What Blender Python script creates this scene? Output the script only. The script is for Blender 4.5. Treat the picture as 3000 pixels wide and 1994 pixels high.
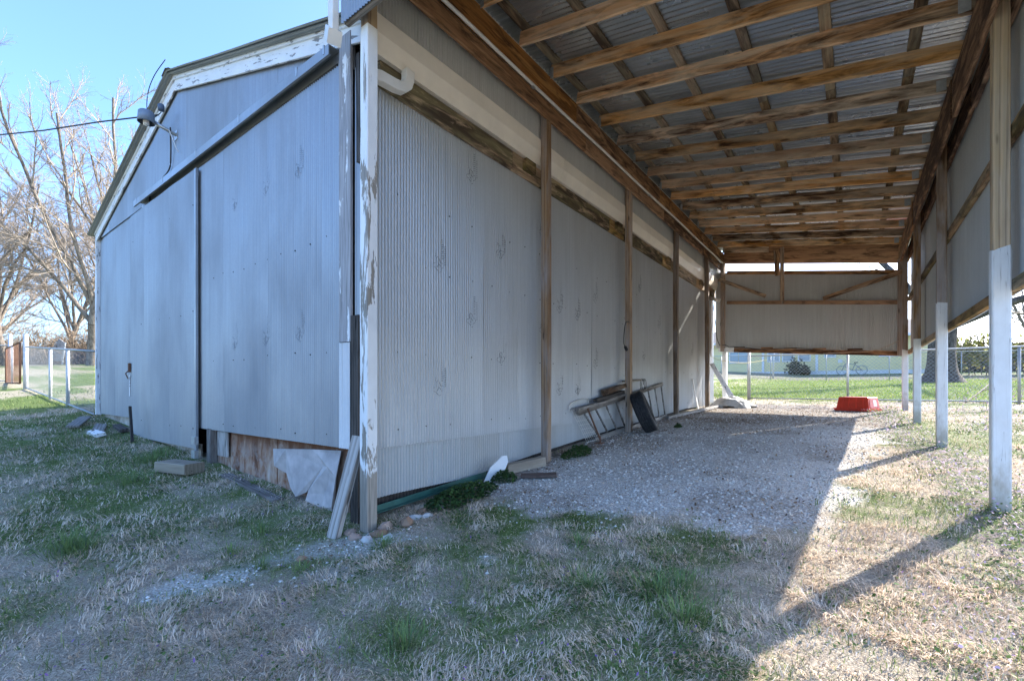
import bpy, math, random
import numpy as np
from mathutils import Matrix, Vector

for o in list(bpy.data.objects): bpy.data.objects.remove(o)
scene = bpy.context.scene
COL = scene.collection
R = math.radians
H = 1.25                                  # camera height above the ground under it

# ------------------------------------------------------------------ camera
cam_d = bpy.data.cameras.new('camera'); cam = bpy.data.objects.new('camera', cam_d); COL.objects.link(cam)
cam.location = (0, 0, H)
cam.rotation_euler = (R(90), 0, R(36.87))
cam_d.sensor_width = 36; cam_d.lens = 16.04; cam_d.shift_y = 0.045
cam_d.clip_start = 0.05; cam_d.clip_end = 800
scene.camera = cam
# ------------------------------------------------------------------ sky, sun, exposure
SUN_EL, SUN_AZ = R(30.5), R(24.8)          # azimuth from +Y towards +X
world = bpy.data.worlds.new('World'); scene.world = world; world.use_nodes = True
wn = world.node_tree.nodes; wl = world.node_tree.links
sky = wn.new('ShaderNodeTexSky'); sky.sky_type = 'NISHITA'; sky.sun_disc = False
sky.sun_elevation = SUN_EL; sky.sun_rotation = SUN_AZ
sky.air_density = 0.88; sky.dust_density = 2.2; sky.ozone_density = 6.8
wl.new(sky.outputs[0], wn['Background'].inputs[0]); wn['Background'].inputs[1].default_value = 0.15
sun_d = bpy.data.lights.new('sun', 'SUN'); sun = bpy.data.objects.new('sun', sun_d); COL.objects.link(sun)
sun_d.energy = 3.1; sun_d.angle = R(0.5); sun_d.color = (1.0, 0.93, 0.82)
sd = Vector((math.sin(SUN_AZ)*math.cos(SUN_EL), math.cos(SUN_AZ)*math.cos(SUN_EL), math.sin(SUN_EL)))
sun.rotation_euler = sd.to_track_quat('Z', 'Y').to_euler(); sun.location = (10, 20, 20)
vs = scene.view_settings
vs.view_transform = 'Standard'; vs.look = 'None'; vs.gamma = 1.0; vs.use_curve_mapping = False
vs.exposure = 2.2
scene.cycles.max_bounces = 14; scene.cycles.diffuse_bounces = 8; scene.cycles.glossy_bounces = 6

# ------------------------------------------------------------------ helpers
rng = np.random.default_rng(7)
random.seed(7)
WM = {}
def put(o, parent=None, M=None):
    M = M or Matrix.Identity(4)
    if parent is not None:
        o.parent = parent; o.matrix_parent_inverse = WM[parent.name].inverted()
    o.matrix_basis = M
    COL.objects.link(o); WM[o.name] = M
    return o
def tag(o, label=None, cat=None, group=None, kind=None):
    if label: o['label'] = label
    if cat: o['category'] = cat
    if group: o['group'] = group
    if kind: o['kind'] = kind
    return o
def thing(name, label, cat, loc, group=None):
    e = bpy.data.objects.new(name, None); e.empty_display_size = .2
    put(e, None, Matrix.Translation(Vector(loc)))
    return tag(e, label, cat, group)
def fast_mesh(name, V, faces_flat, loop_tot, colors=None):
    me = bpy.data.meshes.new(name)
    V = np.asarray(V, np.float32); n = len(V)
    me.vertices.add(n); me.vertices.foreach_set('co', V.ravel())
    faces_flat = np.asarray(faces_flat, np.int32); loop_tot = np.asarray(loop_tot, np.int32)
    me.loops.add(len(faces_flat)); me.loops.foreach_set('vertex_index', faces_flat)
    me.polygons.add(len(loop_tot))
    ls = np.zeros(len(loop_tot), np.int32); ls[1:] = np.cumsum(loop_tot)[:-1]
    me.polygons.foreach_set('loop_start', ls); me.polygons.foreach_set('loop_total', loop_tot)
    if colors is not None:
        a = me.color_attributes.new('Col', 'FLOAT_COLOR', 'POINT')
        c = np.ones((n, 4), np.float32); c[:, :3] = colors
        a.data.foreach_set('color', c.ravel())
    me.update(calc_edges=True)
    return me
def mobj(name, V, F, mat, parent=None, smooth=False, M=None):
    me = bpy.data.meshes.new(name); me.from_pydata([tuple(v) for v in V], [], [tuple(f) for f in F]); me.update()
    if smooth:
        me.polygons.foreach_set('use_smooth', [True]*len(me.polygons))
    me.materials.append(mat)
    return put(bpy.data.objects.new(name, me), parent, M)
class MB:
    """collects simple shapes into one mesh"""
    def __init__(s): s.V = []; s.F = []
    def add(s, V, F):
        b = len(s.V); s.V += [tuple(v) for v in V]; s.F += [tuple(i+b for i in f) for f in F]; return s
    def box(s, lo, hi, M=None):
        x0, y0, z0 = lo; x1, y1, z1 = hi
        V = [(x0,y0,z0),(x1,y0,z0),(x1,y1,z0),(x0,y1,z0),(x0,y0,z1),(x1,y0,z1),(x1,y1,z1),(x0,y1,z1)]
        if M: V = [M @ Vector(v) for v in V]
        return s.add(V, [(0,3,2,1),(4,5,6,7),(0,1,5,4),(1,2,6,5),(2,3,7,6),(3,0,4,7)])
    def tube(s, pts, r, n=6, caps=True):
        pts = [Vector(p) for p in pts]; rr = r if isinstance(r, (list, tuple)) else [r]*len(pts)
        V = []; F = []
        for i, p in enumerate(pts):
            d = (pts[min(i+1, len(pts)-1)] - pts[max(i-1, 0)]).normalized()
            a = d.cross(Vector((0,0,1)) if abs(d.z) < .9 else Vector((1,0,0))).normalized(); b = d.cross(a)
            for k in range(n):
                t = 2*math.pi*k/n
                V.append(p + a*math.cos(t)*rr[i] + b*math.sin(t)*rr[i])
        for i in range(len(pts)-1):
            for k in range(n):
                F.append((i*n+k, i*n+(k+1)%n, (i+1)*n+(k+1)%n, (i+1)*n+k))
        if caps:
            F.append(tuple(range(n))[::-1]); F.append(tuple((len(pts)-1)*n+k for k in range(n)))
        return s.add(V, F)
    def lathe(s, prof, n=24, M=None):
        V = []; F = []
        for (r, z) in prof:
            for k in range(n):
                t = 2*math.pi*k/n; v = Vector((r*math.cos(t), r*math.sin(t), z)); V.append(M @ v if M else v)
        for i in range(len(prof)-1):
            for k in range(n): F.append((i*n+k, i*n+(k+1)%n, (i+1)*n+(k+1)%n, (i+1)*n+k))
        return s.add(V, F)
    def build(s, name, mat, parent=None, smooth=False, M=None): return mobj(name, s.V, s.F, mat, parent, smooth, M)
def axes_matrix(p0, p1, up=(0,0,1), roll=0):
    p0 = Vector(p0); p1 = Vector(p1); x = (p1-p0).normalized(); up = Vector(up)
    if abs(x.dot(up)) > .98: up = Vector((0,1,0))
    y = up.cross(x).normalized(); z = x.cross(y)
    M = Matrix((( x.x,y.x,z.x,p0.x),( x.y,y.y,z.y,p0.y),( x.z,y.z,z.z,p0.z),(0,0,0,1)))
    if roll: M = M @ Matrix.Rotation(roll, 4, 'X')
    return M
def beam(name, p0, p1, w, h, mat, parent=None, up=(0,0,1), bev=.003, warp=.0, roll=0, rough=0):
    """board from p0 to p1; w across, h along 'up'; own local X runs with the grain"""
    L = (Vector(p1)-Vector(p0)).length; M = axes_matrix(p0, p1, up, roll)
    n = max(2, int(L/.35)+1); V = []; F = []
    c = [(-w/2+bev,-h/2),(w/2-bev,-h/2),(w/2,-h/2+bev),(w/2,h/2-bev),(w/2-bev,h/2),(-w/2+bev,h/2),(-w/2,h/2-bev),(-w/2,-h/2+bev)]
    ph = random.random()*6; wa = random.uniform(-1, 1)*warp; wb = random.uniform(-1, 1)*warp
    for i in range(n):
        t = i/(n-1); s = math.sin(math.pi*t)
        for (y, z) in c:
            j = random.uniform(-rough, rough) if rough else 0
            V.append((L*t, y+wa*s+j*.6, z+wb*s+j))
    for i in range(n-1):
        for k in range(8): F.append((i*8+k, i*8+(k+1)%8, (i+1)*8+(k+1)%8, (i+1)*8+k))
    F.append(tuple(range(8))[::-1]); F.append(tuple((n-1)*8+k for k in range(8)))
    return mobj(name, V, F, mat, parent, False, M)

# value noise for layout of ground cover
_G = np.random.default_rng(11).random((256, 256))
def vnoise(x, y):
    x = np.asarray(x, float); y = np.asarray(y, float)
    xi = np.floor(x).astype(int); yi = np.floor(y).astype(int); fx = x-xi; fy = y-yi
    fx = fx*fx*(3-2*fx); fy = fy*fy*(3-2*fy)
    g = lambda a, b: _G[a & 255, b & 255]
    return (g(xi,yi)*(1-fx)+g(xi+1,yi)*fx)*(1-fy)+(g(xi,yi+1)*(1-fx)+g(xi+1,yi+1)*fx)*fy
def fbm(x, y, s=1.0, oct=4):
    v = 0; a = .5; t = 0
    for i in range(oct):
        v = v + a*vnoise(np.asarray(x)*s+17*i, np.asarray(y)*s+31*i); t += a; a *= .5; s *= 2.1
    return v/t
def sstep(a, b, x): t = np.clip((x-a)/(b-a), 0, 1); return t*t*(3-2*t)

# ------------------------------------------------------------------ materials
class NT:
    def __init__(s, name):
        s.m = bpy.data.materials.new(name); s.m.use_nodes = True
        s.n = s.m.node_tree.nodes; s.l = s.m.node_tree.links
        s.b = s.n['Principled BSDF']
    def new(s, t, **kw):
        n = s.n.new(t)
        for k, v in kw.items(): setattr(n, k, v)
        return n
    def link(s, a, b): s.l.new(a, b)
    def coords(s, scale=(1,1,1), kind='Object', rnd=True):
        tc = s.new('ShaderNodeTexCoord'); mp = s.new('ShaderNodeMapping'); mp.inputs['Scale'].default_value = scale
        src = tc.outputs[kind]
        if rnd:
            oi = s.new('ShaderNodeObjectInfo'); va = s.new('ShaderNodeVectorMath', operation='ADD')
            mu = s.new('ShaderNodeVectorMath', operation='SCALE'); co = s.new('ShaderNodeCombineXYZ')
            for i in range(3): s.link(oi.outputs['Random'], co.inputs[i])
            s.link(co.outputs[0], mu.inputs[0]); mu.inputs['Scale'].default_value = 37.0
            s.link(src, va.inputs[0]); s.link(mu.outputs[0], va.inputs[1]); src = va.outputs[0]
        s.link(src, mp.inputs[0]); return mp.outputs[0]
    def noise(s, vec, scale=5, detail=4, rough=.55, dist=0):
        n = s.new('ShaderNodeTexNoise'); n.inputs['Scale'].default_value = scale; n.inputs['Detail'].default_value = detail
        n.inputs['Roughness'].default_value = rough; n.inputs['Distortion'].default_value = dist
        s.link(vec, n.inputs['Vector']); return n.outputs['Fac']
    def ramp(s, fac, stops):
        r = s.new('ShaderNodeValToRGB'); e = r.color_ramp.elements
        while len(e) > 1: e.remove(e[-1])
        for i, (p, c) in enumerate(stops):
            el = e[0] if i == 0 else e.new(p)
            el.position = p
            el.color = (c, c, c, 1) if isinstance(c, (int, float)) else (*c, 1)
        s.link(fac, r.inputs[0]); return r.outputs[0]
    def mix(s, fac, a, b, mode='MIX'):
        m = s.new('ShaderNodeMix', data_type='RGBA', blend_type=mode)
        for sock, v in ((m.inputs[0], fac), (m.inputs[6], a), (m.inputs[7], b)):
            if hasattr(v, 'default_value') and hasattr(v, 'links'): s.link(v, sock)
            elif isinstance(v, (int, float)) and sock is m.inputs[0]: sock.default_value = v
            else: sock.default_value = (*v, 1)
        return m.outputs[2]
    def math(s, op, a, b=0.5):
        m = s.new('ShaderNodeMath', operation=op)
        for i, v in enumerate((a, b)):
            if isinstance(v, (int, float)): m.inputs[i].default_value = v
            else: s.link(v, m.inputs[i])
        return m.outputs[0]
    def bump(s, h, strength=.4, dist=.01):
        b = s.new('ShaderNodeBump'); b.inputs['Strength'].default_value = strength; b.inputs['Distance'].default_value = dist
        s.link(h, b.inputs['Height']); s.link(b.outputs[0], s.b.inputs['Normal'])
    def out(s, col=None, rough=.7, metal=0, spec=None):
        if col is not None:
            if isinstance(col, tuple): s.b.inputs['Base Color'].default_value = (*col, 1)
            else: s.link(col, s.b.inputs['Base Color'])
        if isinstance(rough, (int, float)): s.b.inputs['Roughness'].default_value = rough
        else: s.link(rough, s.b.inputs['Roughness'])
        if isinstance(metal, (int, float)): s.b.inputs['Metallic'].default_value = metal
        else: s.link(metal, s.b.inputs['Metallic'])
        if spec is not None: s.b.inputs['Specular IOR Level'].default_value = spec
        return s.m

def wood(name, light, dark, stain, stain_amt=.5, ring=1.0, grey=None, grey_amt=0.0, bump=.5):
    t = NT(name)
    g = t.noise(t.coords((1.0, 26, 26)), 2.4, 5, .6, .6)
    v2 = t.coords((.55, 7.5, 7.5)); w = t.new('ShaderNodeTexWave', wave_type='BANDS', bands_direction='Y', wave_profile='SAW')
    t.link(v2, w.inputs['Vector']); w.inputs['Scale'].default_value = 1.1; w.inputs['Distortion'].default_value = 5.5
    w.inputs['Detail'].default_value = 2.5; w.inputs['Detail Scale'].default_value = .8
    gr = t.math('ADD', t.math('MULTIPLY', g, .6), t.math('MULTIPLY', w.outputs['Fac'], .4*ring))
    c = t.ramp(gr, [(.22, dark), (.62, light), (.85, tuple(x*.8 for x in light))])
    oi0 = t.new('ShaderNodeObjectInfo')
    big = t.math('ADD', t.noise(t.coords((1.5, 8, 8)), 1.5, 6, .66, .8), t.math('MULTIPLY', t.math('SUBTRACT', t.math('FRACT', t.math('MULTIPLY', oi0.outputs['Random'], 17.3), 0), .5), .22))
    c = t.mix(t.ramp(big, [(.5-.13*stain_amt, 0), (.72-.12*stain_amt, min(1, .5+stain_amt*.5))]), c, stain)
    if grey:
        gn = t.noise(t.coords((.9, 6, 6)), 1.7, 5, .6, .5)
        c = t.mix(t.math('MULTIPLY', t.ramp(gn, [(.42, 0), (.62, 1)]), grey_amt), c, grey)
    kv = t.new('ShaderNodeTexVoronoi'); kv.inputs['Scale'].default_value = 1.0; t.link(t.coords((2.1, 11, 11)), kv.inputs['Vector'])
    c = t.mix(t.ramp(kv.outputs['Distance'], [(.07, .85), (.14, 0)]), c, tuple(x*.35 for x in dark))
    oi = t.new('ShaderNodeObjectInfo'); hv = t.new('ShaderNodeHueSaturation')
    t.link(t.math('ADD', t.math('MULTIPLY', oi.outputs['Random'], .55), .72), hv.inputs['Value'])
    t.link(t.math('ADD', t.math('MULTIPLY', t.math('FRACT', t.math('MULTIPLY', oi.outputs['Random'], 7.7), 0), .4), .75), hv.inputs['Saturation'])
    t.link(c, hv.inputs['Color'])
    t.bump(gr, bump, .004)
    return t.out(hv.outputs[0], .8, 0, .25)
def peel(name, paint, woodc, amount=.5, rough=.6, along=3.0, foot=0):
    t = NT(name)
    n = t.noise(t.coords((along*.28, along*1.6, along*1.6)), 3.2, 7, .66, .5)
    f = t.ramp(n, [(amount-.012, 0), (amount+.012, 1)])
    if foot:
        tc = t.new('ShaderNodeTexCoord'); sp = t.new('ShaderNodeSeparateXYZ'); t.link(tc.outputs['Object'], sp.inputs[0])
        f = t.math('MULTIPLY', f, t.ramp(t.math('SUBTRACT', sp.outputs['X'], t.math('MULTIPLY', n, 1.1)), [(foot-.56, 0), (foot-.53, 1)]))
    g = t.noise(t.coords((1.2, 30, 30)), 2.5, 5, .6, .5)
    wc = t.ramp(g, [(.3, tuple(x*.45 for x in woodc)), (.65, woodc)])
    d = t.noise(t.coords((2, 4, 4)), 2.0, 5, .6)
    pc = t.mix(t.ramp(d, [(.4, 0), (.75, .6)]), paint, tuple(x*.78 for x in paint))
    t.bump(t.math('ADD', t.math('MULTIPLY', f, .8), t.math('MULTIPLY', g, .3)), .5, .004)
    return t.out(t.mix(f, wc, pc), rough, 0, .3)
def galv(name, col, metal=.45, rough=.5, dirt=(.20,.17,.13), dirt_amt=.4, rust=0.0, axis='Z'):
    t = NT(name)
    sc = {'Z': (9, 9, .35), 'X': (.35, 9, 9)}[axis]
    st = t.noise(t.coords(sc), 1.6, 6, .62, .3)
    sp = t.noise(t.coords((1, 1, 1)), 38, 3, .6)
    bl = t.noise(t.coords((1, 1, .5)), .9, 5, .6)
    c = t.mix(t.ramp(st, [(.3, 0), (.75, 1)]), tuple(x*.92 for x in col), tuple(min(1, x*1.06) for x in col))
    c = t.mix(t.math('MULTIPLY', t.ramp(bl, [(.45, 0), (.75, 1)]), dirt_amt), c, dirt)
    c = t.mix(t.math('MULTIPLY', t.ramp(sp, [(.3, .25), (.7, 0)]), 1), c, tuple(x*.7 for x in col))
    ru = t.noise(t.coords((16, 16, .12) if axis == 'Z' else (.12, 16, 16)), 1.3, 4, .6)
    c = t.mix(t.ramp(ru, [(.62, 0), (.72, .45)]), c, dirt)
    fi = t.noise(t.coords((40, 40, .5) if axis == 'Z' else (.5, 40, 40)), 1.5, 4, .6)
    c = t.mix(t.ramp(fi, [(.35, .3), (.6, 0)]), c, tuple(x*.72 for x in col))
    if rust > 0:
        rn = t.noise(t.coords((6, 6, .9)), 2.2, 6, .65, .4)
        c = t.mix(t.ramp(rn, [(.74-rust*.3, 0), (.9-rust*.3, 1)]), c, (.19, .075, .03))
    t.bump(sp, .15, .002)
    r = t.ramp(bl, [(.3, rough-.06), (.8, rough+.18)])
    return t.out(c, r, metal)
def plain(name, col, rough=.6, metal=0, var=.2, scale=12, bump=.15, spec=.4):
    t = NT(name); n = t.noise(t.coords(), scale, 5, .6)
    c = t.mix(t.ramp(n, [(.3, 0), (.7, 1)]), tuple(x*(1-var) for x in col), tuple(min(1, x*(1+var*.6)) for x in col))
    t.bump(n, bump, .004)
    return t.out(c, rough, metal, spec)
def vcol(name, rough=.8, trans=.0):
    t = NT(name); a = t.new('ShaderNodeAttribute', attribute_name='Col')
    if trans > 0:
        tr = t.new('ShaderNodeBsdfTranslucent'); mx = t.new('ShaderNodeMixShader'); mx.inputs[0].default_value = trans
        t.link(a.outputs['Color'], tr.inputs['Color']); t.link(t.b.outputs[0], mx.inputs[1]); t.link(tr.outputs[0], mx.inputs[2])
        t.link(mx.outputs[0], t.n['Material Output'].inputs['Surface'])
    return t.out(a.outputs['Color'], rough, 0, .2)

M = {}
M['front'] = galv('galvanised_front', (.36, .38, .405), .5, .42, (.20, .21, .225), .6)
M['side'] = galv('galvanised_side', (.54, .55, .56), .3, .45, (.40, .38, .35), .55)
M['skirt'] = galv('galvanised_skirt', (.50, .51, .51), .2, .55, (.48, .43, .36), .7)
M['inner'] = galv('galvanised_inner', (.62, .62, .60), .25, .45, (.46, .43, .38), .4)
M['roofin'] = galv('galvanised_roof', (.52, .55, .57), .7, .26, (.15, .145, .14), .6, axis='X')
M['roofout'] = galv('roof_weathered', (.30, .31, .30), .3, .5, (.14, .13, .11), .6, rust=.25, axis='X')
M['lumber'] = wood('treated_lumber', (.52, .28, .125), (.26, .115, .045), (.065, .03, .014), 1.0, 1.0)
M['rafter'] = wood('rafter_lumber', (.82, .48, .22), (.48, .23, .09), (.085, .04, .018), 1.05, .8, (.82, .66, .48), .5)
M['purlin'] = wood('purlin_lumber', (.46, .32, .19), (.22, .12, .06), (.06, .038, .025), 1.0, .6, (.38, .33, .22), .5)
M['post'] = wood('post_lumber', (.40, .26, .15), (.14, .075, .04), (.12, .07, .04), .5, 1.7, (.36, .34, .34), .6)
M['postgrey'] = wood('post_weathered', (.62, .43, .23), (.20, .115, .055), (.36, .22, .11), .3, 2.2, (.48, .45, .42), .25)
M['greywood'] = wood('weathered_wood', (.40, .37, .34), (.13, .115, .10), (.10, .085, .075), .5, 1.2)
M['darkwood'] = wood('dark_rotten_wood', (.10, .085, .075), (.025, .02, .017), (.015, .012, .01), .6, 1.0)
M['oldbeam'] = wood('mouldy_beam', (.62, .43, .25), (.30, .165, .075), (.055, .035, .02), 1.05, .7, (.33, .28, .10), .35)
M['block'] = wood('pale_block', (.46, .40, .32), (.27, .22, .16), (.26, .21, .16), .3, .7)
M['peelwhite'] = peel('peeling_white_paint', (.80, .80, .80), (.34, .32, .31), .41, along=5)
M['peelgrey'] = peel('mostly_peeled_paint', (.80, .80, .80), (.40, .38, .38), .60, along=2.2)
M['cornerpost'] = peel('corner_post_paint', (.80, .80, .79), (.36, .32, .27), .42, along=1.6, foot=.62)
M['white'] = peel('white_paint', (.80, .80, .79), (.45, .42, .38), .27, along=1.4)
def mudpaint():
    t = NT('white_post_paint'); tc = t.new('ShaderNodeTexCoord'); sep = t.new('ShaderNodeSeparateXYZ'); t.link(tc.outputs['Object'], sep.inputs[0])
    n = t.noise(t.coords((.5, 9, 9)), 3.0, 7, .68, .5); n2 = t.noise(t.coords((2.5, 5, 5)), 2.4, 6, .65)
    crack = t.noise(t.coords((.35, 16, 16)), 2.2, 3, .5, .8)
    c = t.mix(t.ramp(n2, [(.4, 0), (.75, .5)]), (.80, .80, .79), (.62, .60, .57))
    c = t.mix(t.ramp(n, [(.25, 1), (.31, 0)]), c, (.42, .38, .33))
    c = t.mix(t.ramp(crack, [(.5, 0), (.508, .75), (.516, 0)]), c, (.25, .22, .2))
    m_ = t.math('SUBTRACT', t.math('ADD', .52, t.math('MULTIPLY', t.math('SUBTRACT', n2, .5), .9)), sep.outputs['X'])
    c = t.mix(t.ramp(m_, [(0, 0), (.35, .75)]), c, (.40, .33, .24))
    t.bump(n, .35, .004); return t.out(c, .6, 0, .3)
M['whitebase'] = mudpaint()
M['cream'] = plain('cream_gutter', (.86, .79, .69), .45, 0, .10, 2.5, .05)
M['pvc'] = plain('white_plastic', (.74, .71, .66), .4, 0, .1, 5, .05)
M['black'] = plain('black_rubber_cable', (.02, .02, .022), .5)
M['darkmetal'] = plain('dark_steel', (.055, .05, .05), .5, .5, .4, 20)
M['steel'] = plain('galvanised_steel', (.50, .52, .53), .42, .7, .2, 30)
M['rusty'] = galv('rusty_steel', (.20, .10, .06), .2, .75, (.10, .05, .03), .7)
M['greenmetal'] = plain('green_painted_steel', (.035, .12, .10), .5, .1, .3, 12)

Z0_RUST = H-.67
def rusty_board():
    t = NT('stained_plywood')
    tc = t.new('ShaderNodeTexCoord'); sep = t.new('ShaderNodeSeparateXYZ'); t.link(tc.outputs['Object'], sep.inputs[0])
    n = t.noise(t.coords((3, 3, .7)), 2.2, 7, .65, .4); n2 = t.noise(t.coords((2, 2, 2)), 6, 5, .65)
    c = t.ramp(n, [(.3, (.07, .035, .025)), (.47, (.22, .10, .055)), (.60, (.42, .29, .21)), (.74, (.58, .50, .43))])
    c = t.mix(t.ramp(n2, [(.45, 0), (.65, .6)]), c, (.40, .34, .30))
    zr = t.math('SUBTRACT', sep.outputs['Z'], Z0_RUST); zr = t.math('ADD', zr, t.math('MULTIPLY', t.math('SUBTRACT', n2, .5), .35))
    c = t.mix(t.ramp(zr, [(0, 0), (.16, .95)]), c, (.15, .055, .022))
    t.bump(n2, .4, .006)
    return t.out(c, .85, 0, .2)
M['plywood'] = rusty_board()
def concrete():
    t = NT('stained_board'); n = t.noise(t.coords((1, 1, 1.5)), 3, 7, .65, .3)
    c = t.ramp(n, [(.32, (.20, .15, .11)), (.5, (.42, .36, .29)), (.68, (.60, .55, .48))]); t.bump(n, .5, .01)
    return t.out(c, .9, 0, .2)
M['skirtboard'] = concrete()
def glass():
    t = NT('window_glass'); return t.out((.30, .36, .40), .12, 0, .6)
M['glass'] = glass()

# ------------------------------------------------------------------ ground
FY = np.array([-80,-20,-6,-2,0,2,4.5,7,9.5,12,14,35,45,60,300])
FZ = np.array([-2.2,-1.8,-1.45,-1.34,-1.25,-1.08,-.87,-.715,-.61,-.5,-.38,.38,1.0,1.4,2.2])+H
def ter(x, y):
    x = np.asarray(x, float); y = np.asarray(y, float)
    l = np.maximum(0, -(x+3.2)); l = np.where(l < 34, l, 34+(l-34)*.12)
    return np.interp(y, FY, FZ)+.063*l+.03*(fbm(x, y, .7, 3)-.5)
def tz(x, y): return float(ter(x, y))
PAD = np.array([(-3.1,3.3),(-2.45,3.15),(-1.97,3.05),(-1.5,3.3),(-1.24,3.35),(-1.12,3.62),(-.85,3.40),(-.60,3.28),(-.32,3.7),(-.16,4.3),(-.03,5.3),(.18,6.5),(.33,7.7),(.44,9.4),(.46,10.8),(.3,12.2),(-.6,12.7),(-1.6,12.9),(-3.1,13.2)])
def poly_sd(x, y, P):
    x = np.asarray(x, float); y = np.asarray(y, float)
    d = np.full(x.shape, 1e9); ins = np.zeros(x.shape, bool); n = len(P)
    for i in range(n):
        a = P[i]; b = P[(i+1) % n]; e = b-a; wx = x-a[0]; wy = y-a[1]
        t = np.clip((wx*e[0]+wy*e[1])/(e@e), 0, 1); d = np.minimum(d, (wx-e[0]*t)**2+(wy-e[1]*t)**2)
        c = ((a[1] <= y) & (b[1] > y)) | ((b[1] <= y) & (a[1] > y))
        with np.errstate(divide='ignore', invalid='ignore'):
            xi = a[0]+(y-a[1])/(b[1]-a[1])*(b[0]-a[0])
        ins ^= c & (x < xi)
    return np.where(ins, -1, 1)*np.sqrt(d)
def seg_d(x, y, pts):
    d = np.full(np.shape(x), 1e9)
    for a, b in zip(pts[:-1], pts[1:]):
        a = np.array(a); b = np.array(b); e = b-a; wx = x-a[0]; wy = y-a[1]
        t = np.clip((wx*e[0]+wy*e[1])/(e@e), 0, 1); d = np.minimum(d, np.hypot(wx-e[0]*t, wy-e[1]*t))
    return d
TRAIL = [(-2.62,2.02),(-2.85,1.72),(-2.98,1.45),(-3.05,1.2),(-3.15,1.0)]
def gravel_w(x, y):
    s = poly_sd(x, y, PAD)+(fbm(x, y, 3.0, 3)-.5)*.55
    g = sstep(.32, -.22, s+(fbm(x, y, 9.0, 2)-.5)*.25)
    tr = seg_d(x, y, TRAIL)+(fbm(x, y, 5, 3)-.5)*.35
    g = np.maximum(g, sstep(.36, .0, tr+(fbm(x, y, 11, 2)-.5)*.25)*.68)
    for (bx, by, r) in [(-1.83,2.65,.16),(-1.45,2.95,.15),(-2.05,2.8,.10),(-1.75,2.15,.10),(-2.55,1.55,.2),(-1.0,3.1,.16)]:
        g = np.maximum(g, .5*sstep(r*1.5, r*.1, np.hypot(x-bx, y-by)+(fbm(x, y, 6, 2)-.5)*.25))
    return g
GREENS = [(-5.9,1.5,1.3,.9),(-6.7,1.9,.8,.9),(-8.5,1.4,1.8,.9),(-11,1.6,2.2,.95),(-14,1,2.5,.9),(-4.7,1.5,.8,.6),(-3.9,1.75,.55,.5),(-4.3,.75,.22,.9),
          (-2.2,2.75,.55,.9),(-1.5,3.0,.5,.95),(-1.0,3.0,.45,.9),(-.75,2.9,.4,.8),(-1.9,2.3,.4,.8),(-1.35,2.1,.4,.6),(-.85,2.35,.38,.85),(-.62,2.15,.3,.9),(-1.1,1.6,.5,.6),(-1.6,1.35,.35,.7),(-.75,1.5,.4,.65),(-2.6,1.9,.14,.9),(-2.75,3.15,.5,.7),(-1.7,1.75,.3,.5),(.6,2.7,.8,.34),(.9,3.6,.7,.4),(.2,2.3,.5,.3),(-.9,1.9,.5,.6),(-7.5,1.0,1.2,.8),(-5,1.0,1.0,.6),(-10,.6,2,.85)]
def green_w(x, y):
    n = fbm(x, y, 1.1, 4); g = .19+sstep(.45, .69, n)*.42+.2*sstep(-3.5, -6, x)
    for (bx, by, r, s) in GREENS:
        g = np.maximum(g, s*.92*sstep(r*1.25, r*.2, np.hypot(x-bx, y-by)+(fbm(x, y, 2.6, 3)-.5)*r*1.3)*(.55+.6*fbm(x, y, 5.5, 2)))
    far = sstep(14.0, 16.0, y)*sstep(-6, -3, x)
    g = np.maximum(g, far*(.65+.35*fbm(x, y, .5, 3)))
    g = np.maximum(g, sstep(-12, -16, x)*.45*sstep(.45, .6, fbm(x, y, .5, 3)))
    return g
def henbit_w(x, y):
    strip = sstep(.42, .12, np.abs(x-(.40+.42*sstep(11.5, 4.0, y)+.06*np.sin(y*1.3)))+(fbm(x, y, 2.5, 3)-.5)*.4)*sstep(2.6, 3.6, y)*sstep(13.2, 12, y)
    out = sstep(.9, 1.4, x)*sstep(.42, .62, fbm(x, y, .9, 3))*.55*sstep(20, 12, y)
    fr = sstep(.05, .6, x)*sstep(3.6, 2.6, y)*.5*sstep(.42, .6, fbm(x, y, 1.6, 3))
    band = sstep(33, 37, y)*sstep(44.5, 42, y)*.85
    band2 = sstep(1.5, 4, x)*sstep(15, 18, y)*sstep(27, 22, y)*.4
    return np.clip(np.maximum.reduce([strip, out, fr, band, band2]), 0, 1)
def dirt_w(x, y):
    return .12+.4*sstep(.5, .7, fbm(x, y, 1.3, 3))+sstep(6.5, 10.0, y+(fbm(x, y, .8, 3)-.5)*4)*sstep(14, 13, y)*sstep(-3.3, -2, x)*.75 + sstep(.45, .0, np.abs(x+2.9))*sstep(3.2, 4.2, y)*sstep(13, 12, y)*.6

def axis_lines(segs):
    out = []
    for a, b, st in segs: out += list(np.arange(a, b, st))
    return np.array(out+[segs[-1][1]])
gx = axis_lines([(-220,-60,16),(-60,-20,3),(-20,-7,.25),(-7,2.6,.05),(2.6,10,.25),(10,60,3),(60,220,16)])
gy = axis_lines([(-60,-4,4),(-4,0,.25),(0,6,.05),(6,14,.08),(14,18,.2),(18,60,1.2),(60,300,16)])
X, Y = np.meshgrid(gx, gy); X = X.ravel(); Y = Y.ravel()
Z = ter(X, Y)+.012*(fbm(X, Y, 9, 3)-.5)*(np.hypot(X, Y) < 16)
nx, ny = len(gx), len(gy)
ii, jj = np.meshgrid(np.arange(nx-1), np.arange(ny-1)); a = (jj*nx+ii).ravel()
quads = np.stack([a, a+1, a+1+nx, a+nx], 1)
gw, gr, hb, dw = gravel_w(X, Y), green_w(X, Y), henbit_w(X, Y), np.clip(dirt_w(X, Y), 0, 1)
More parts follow.
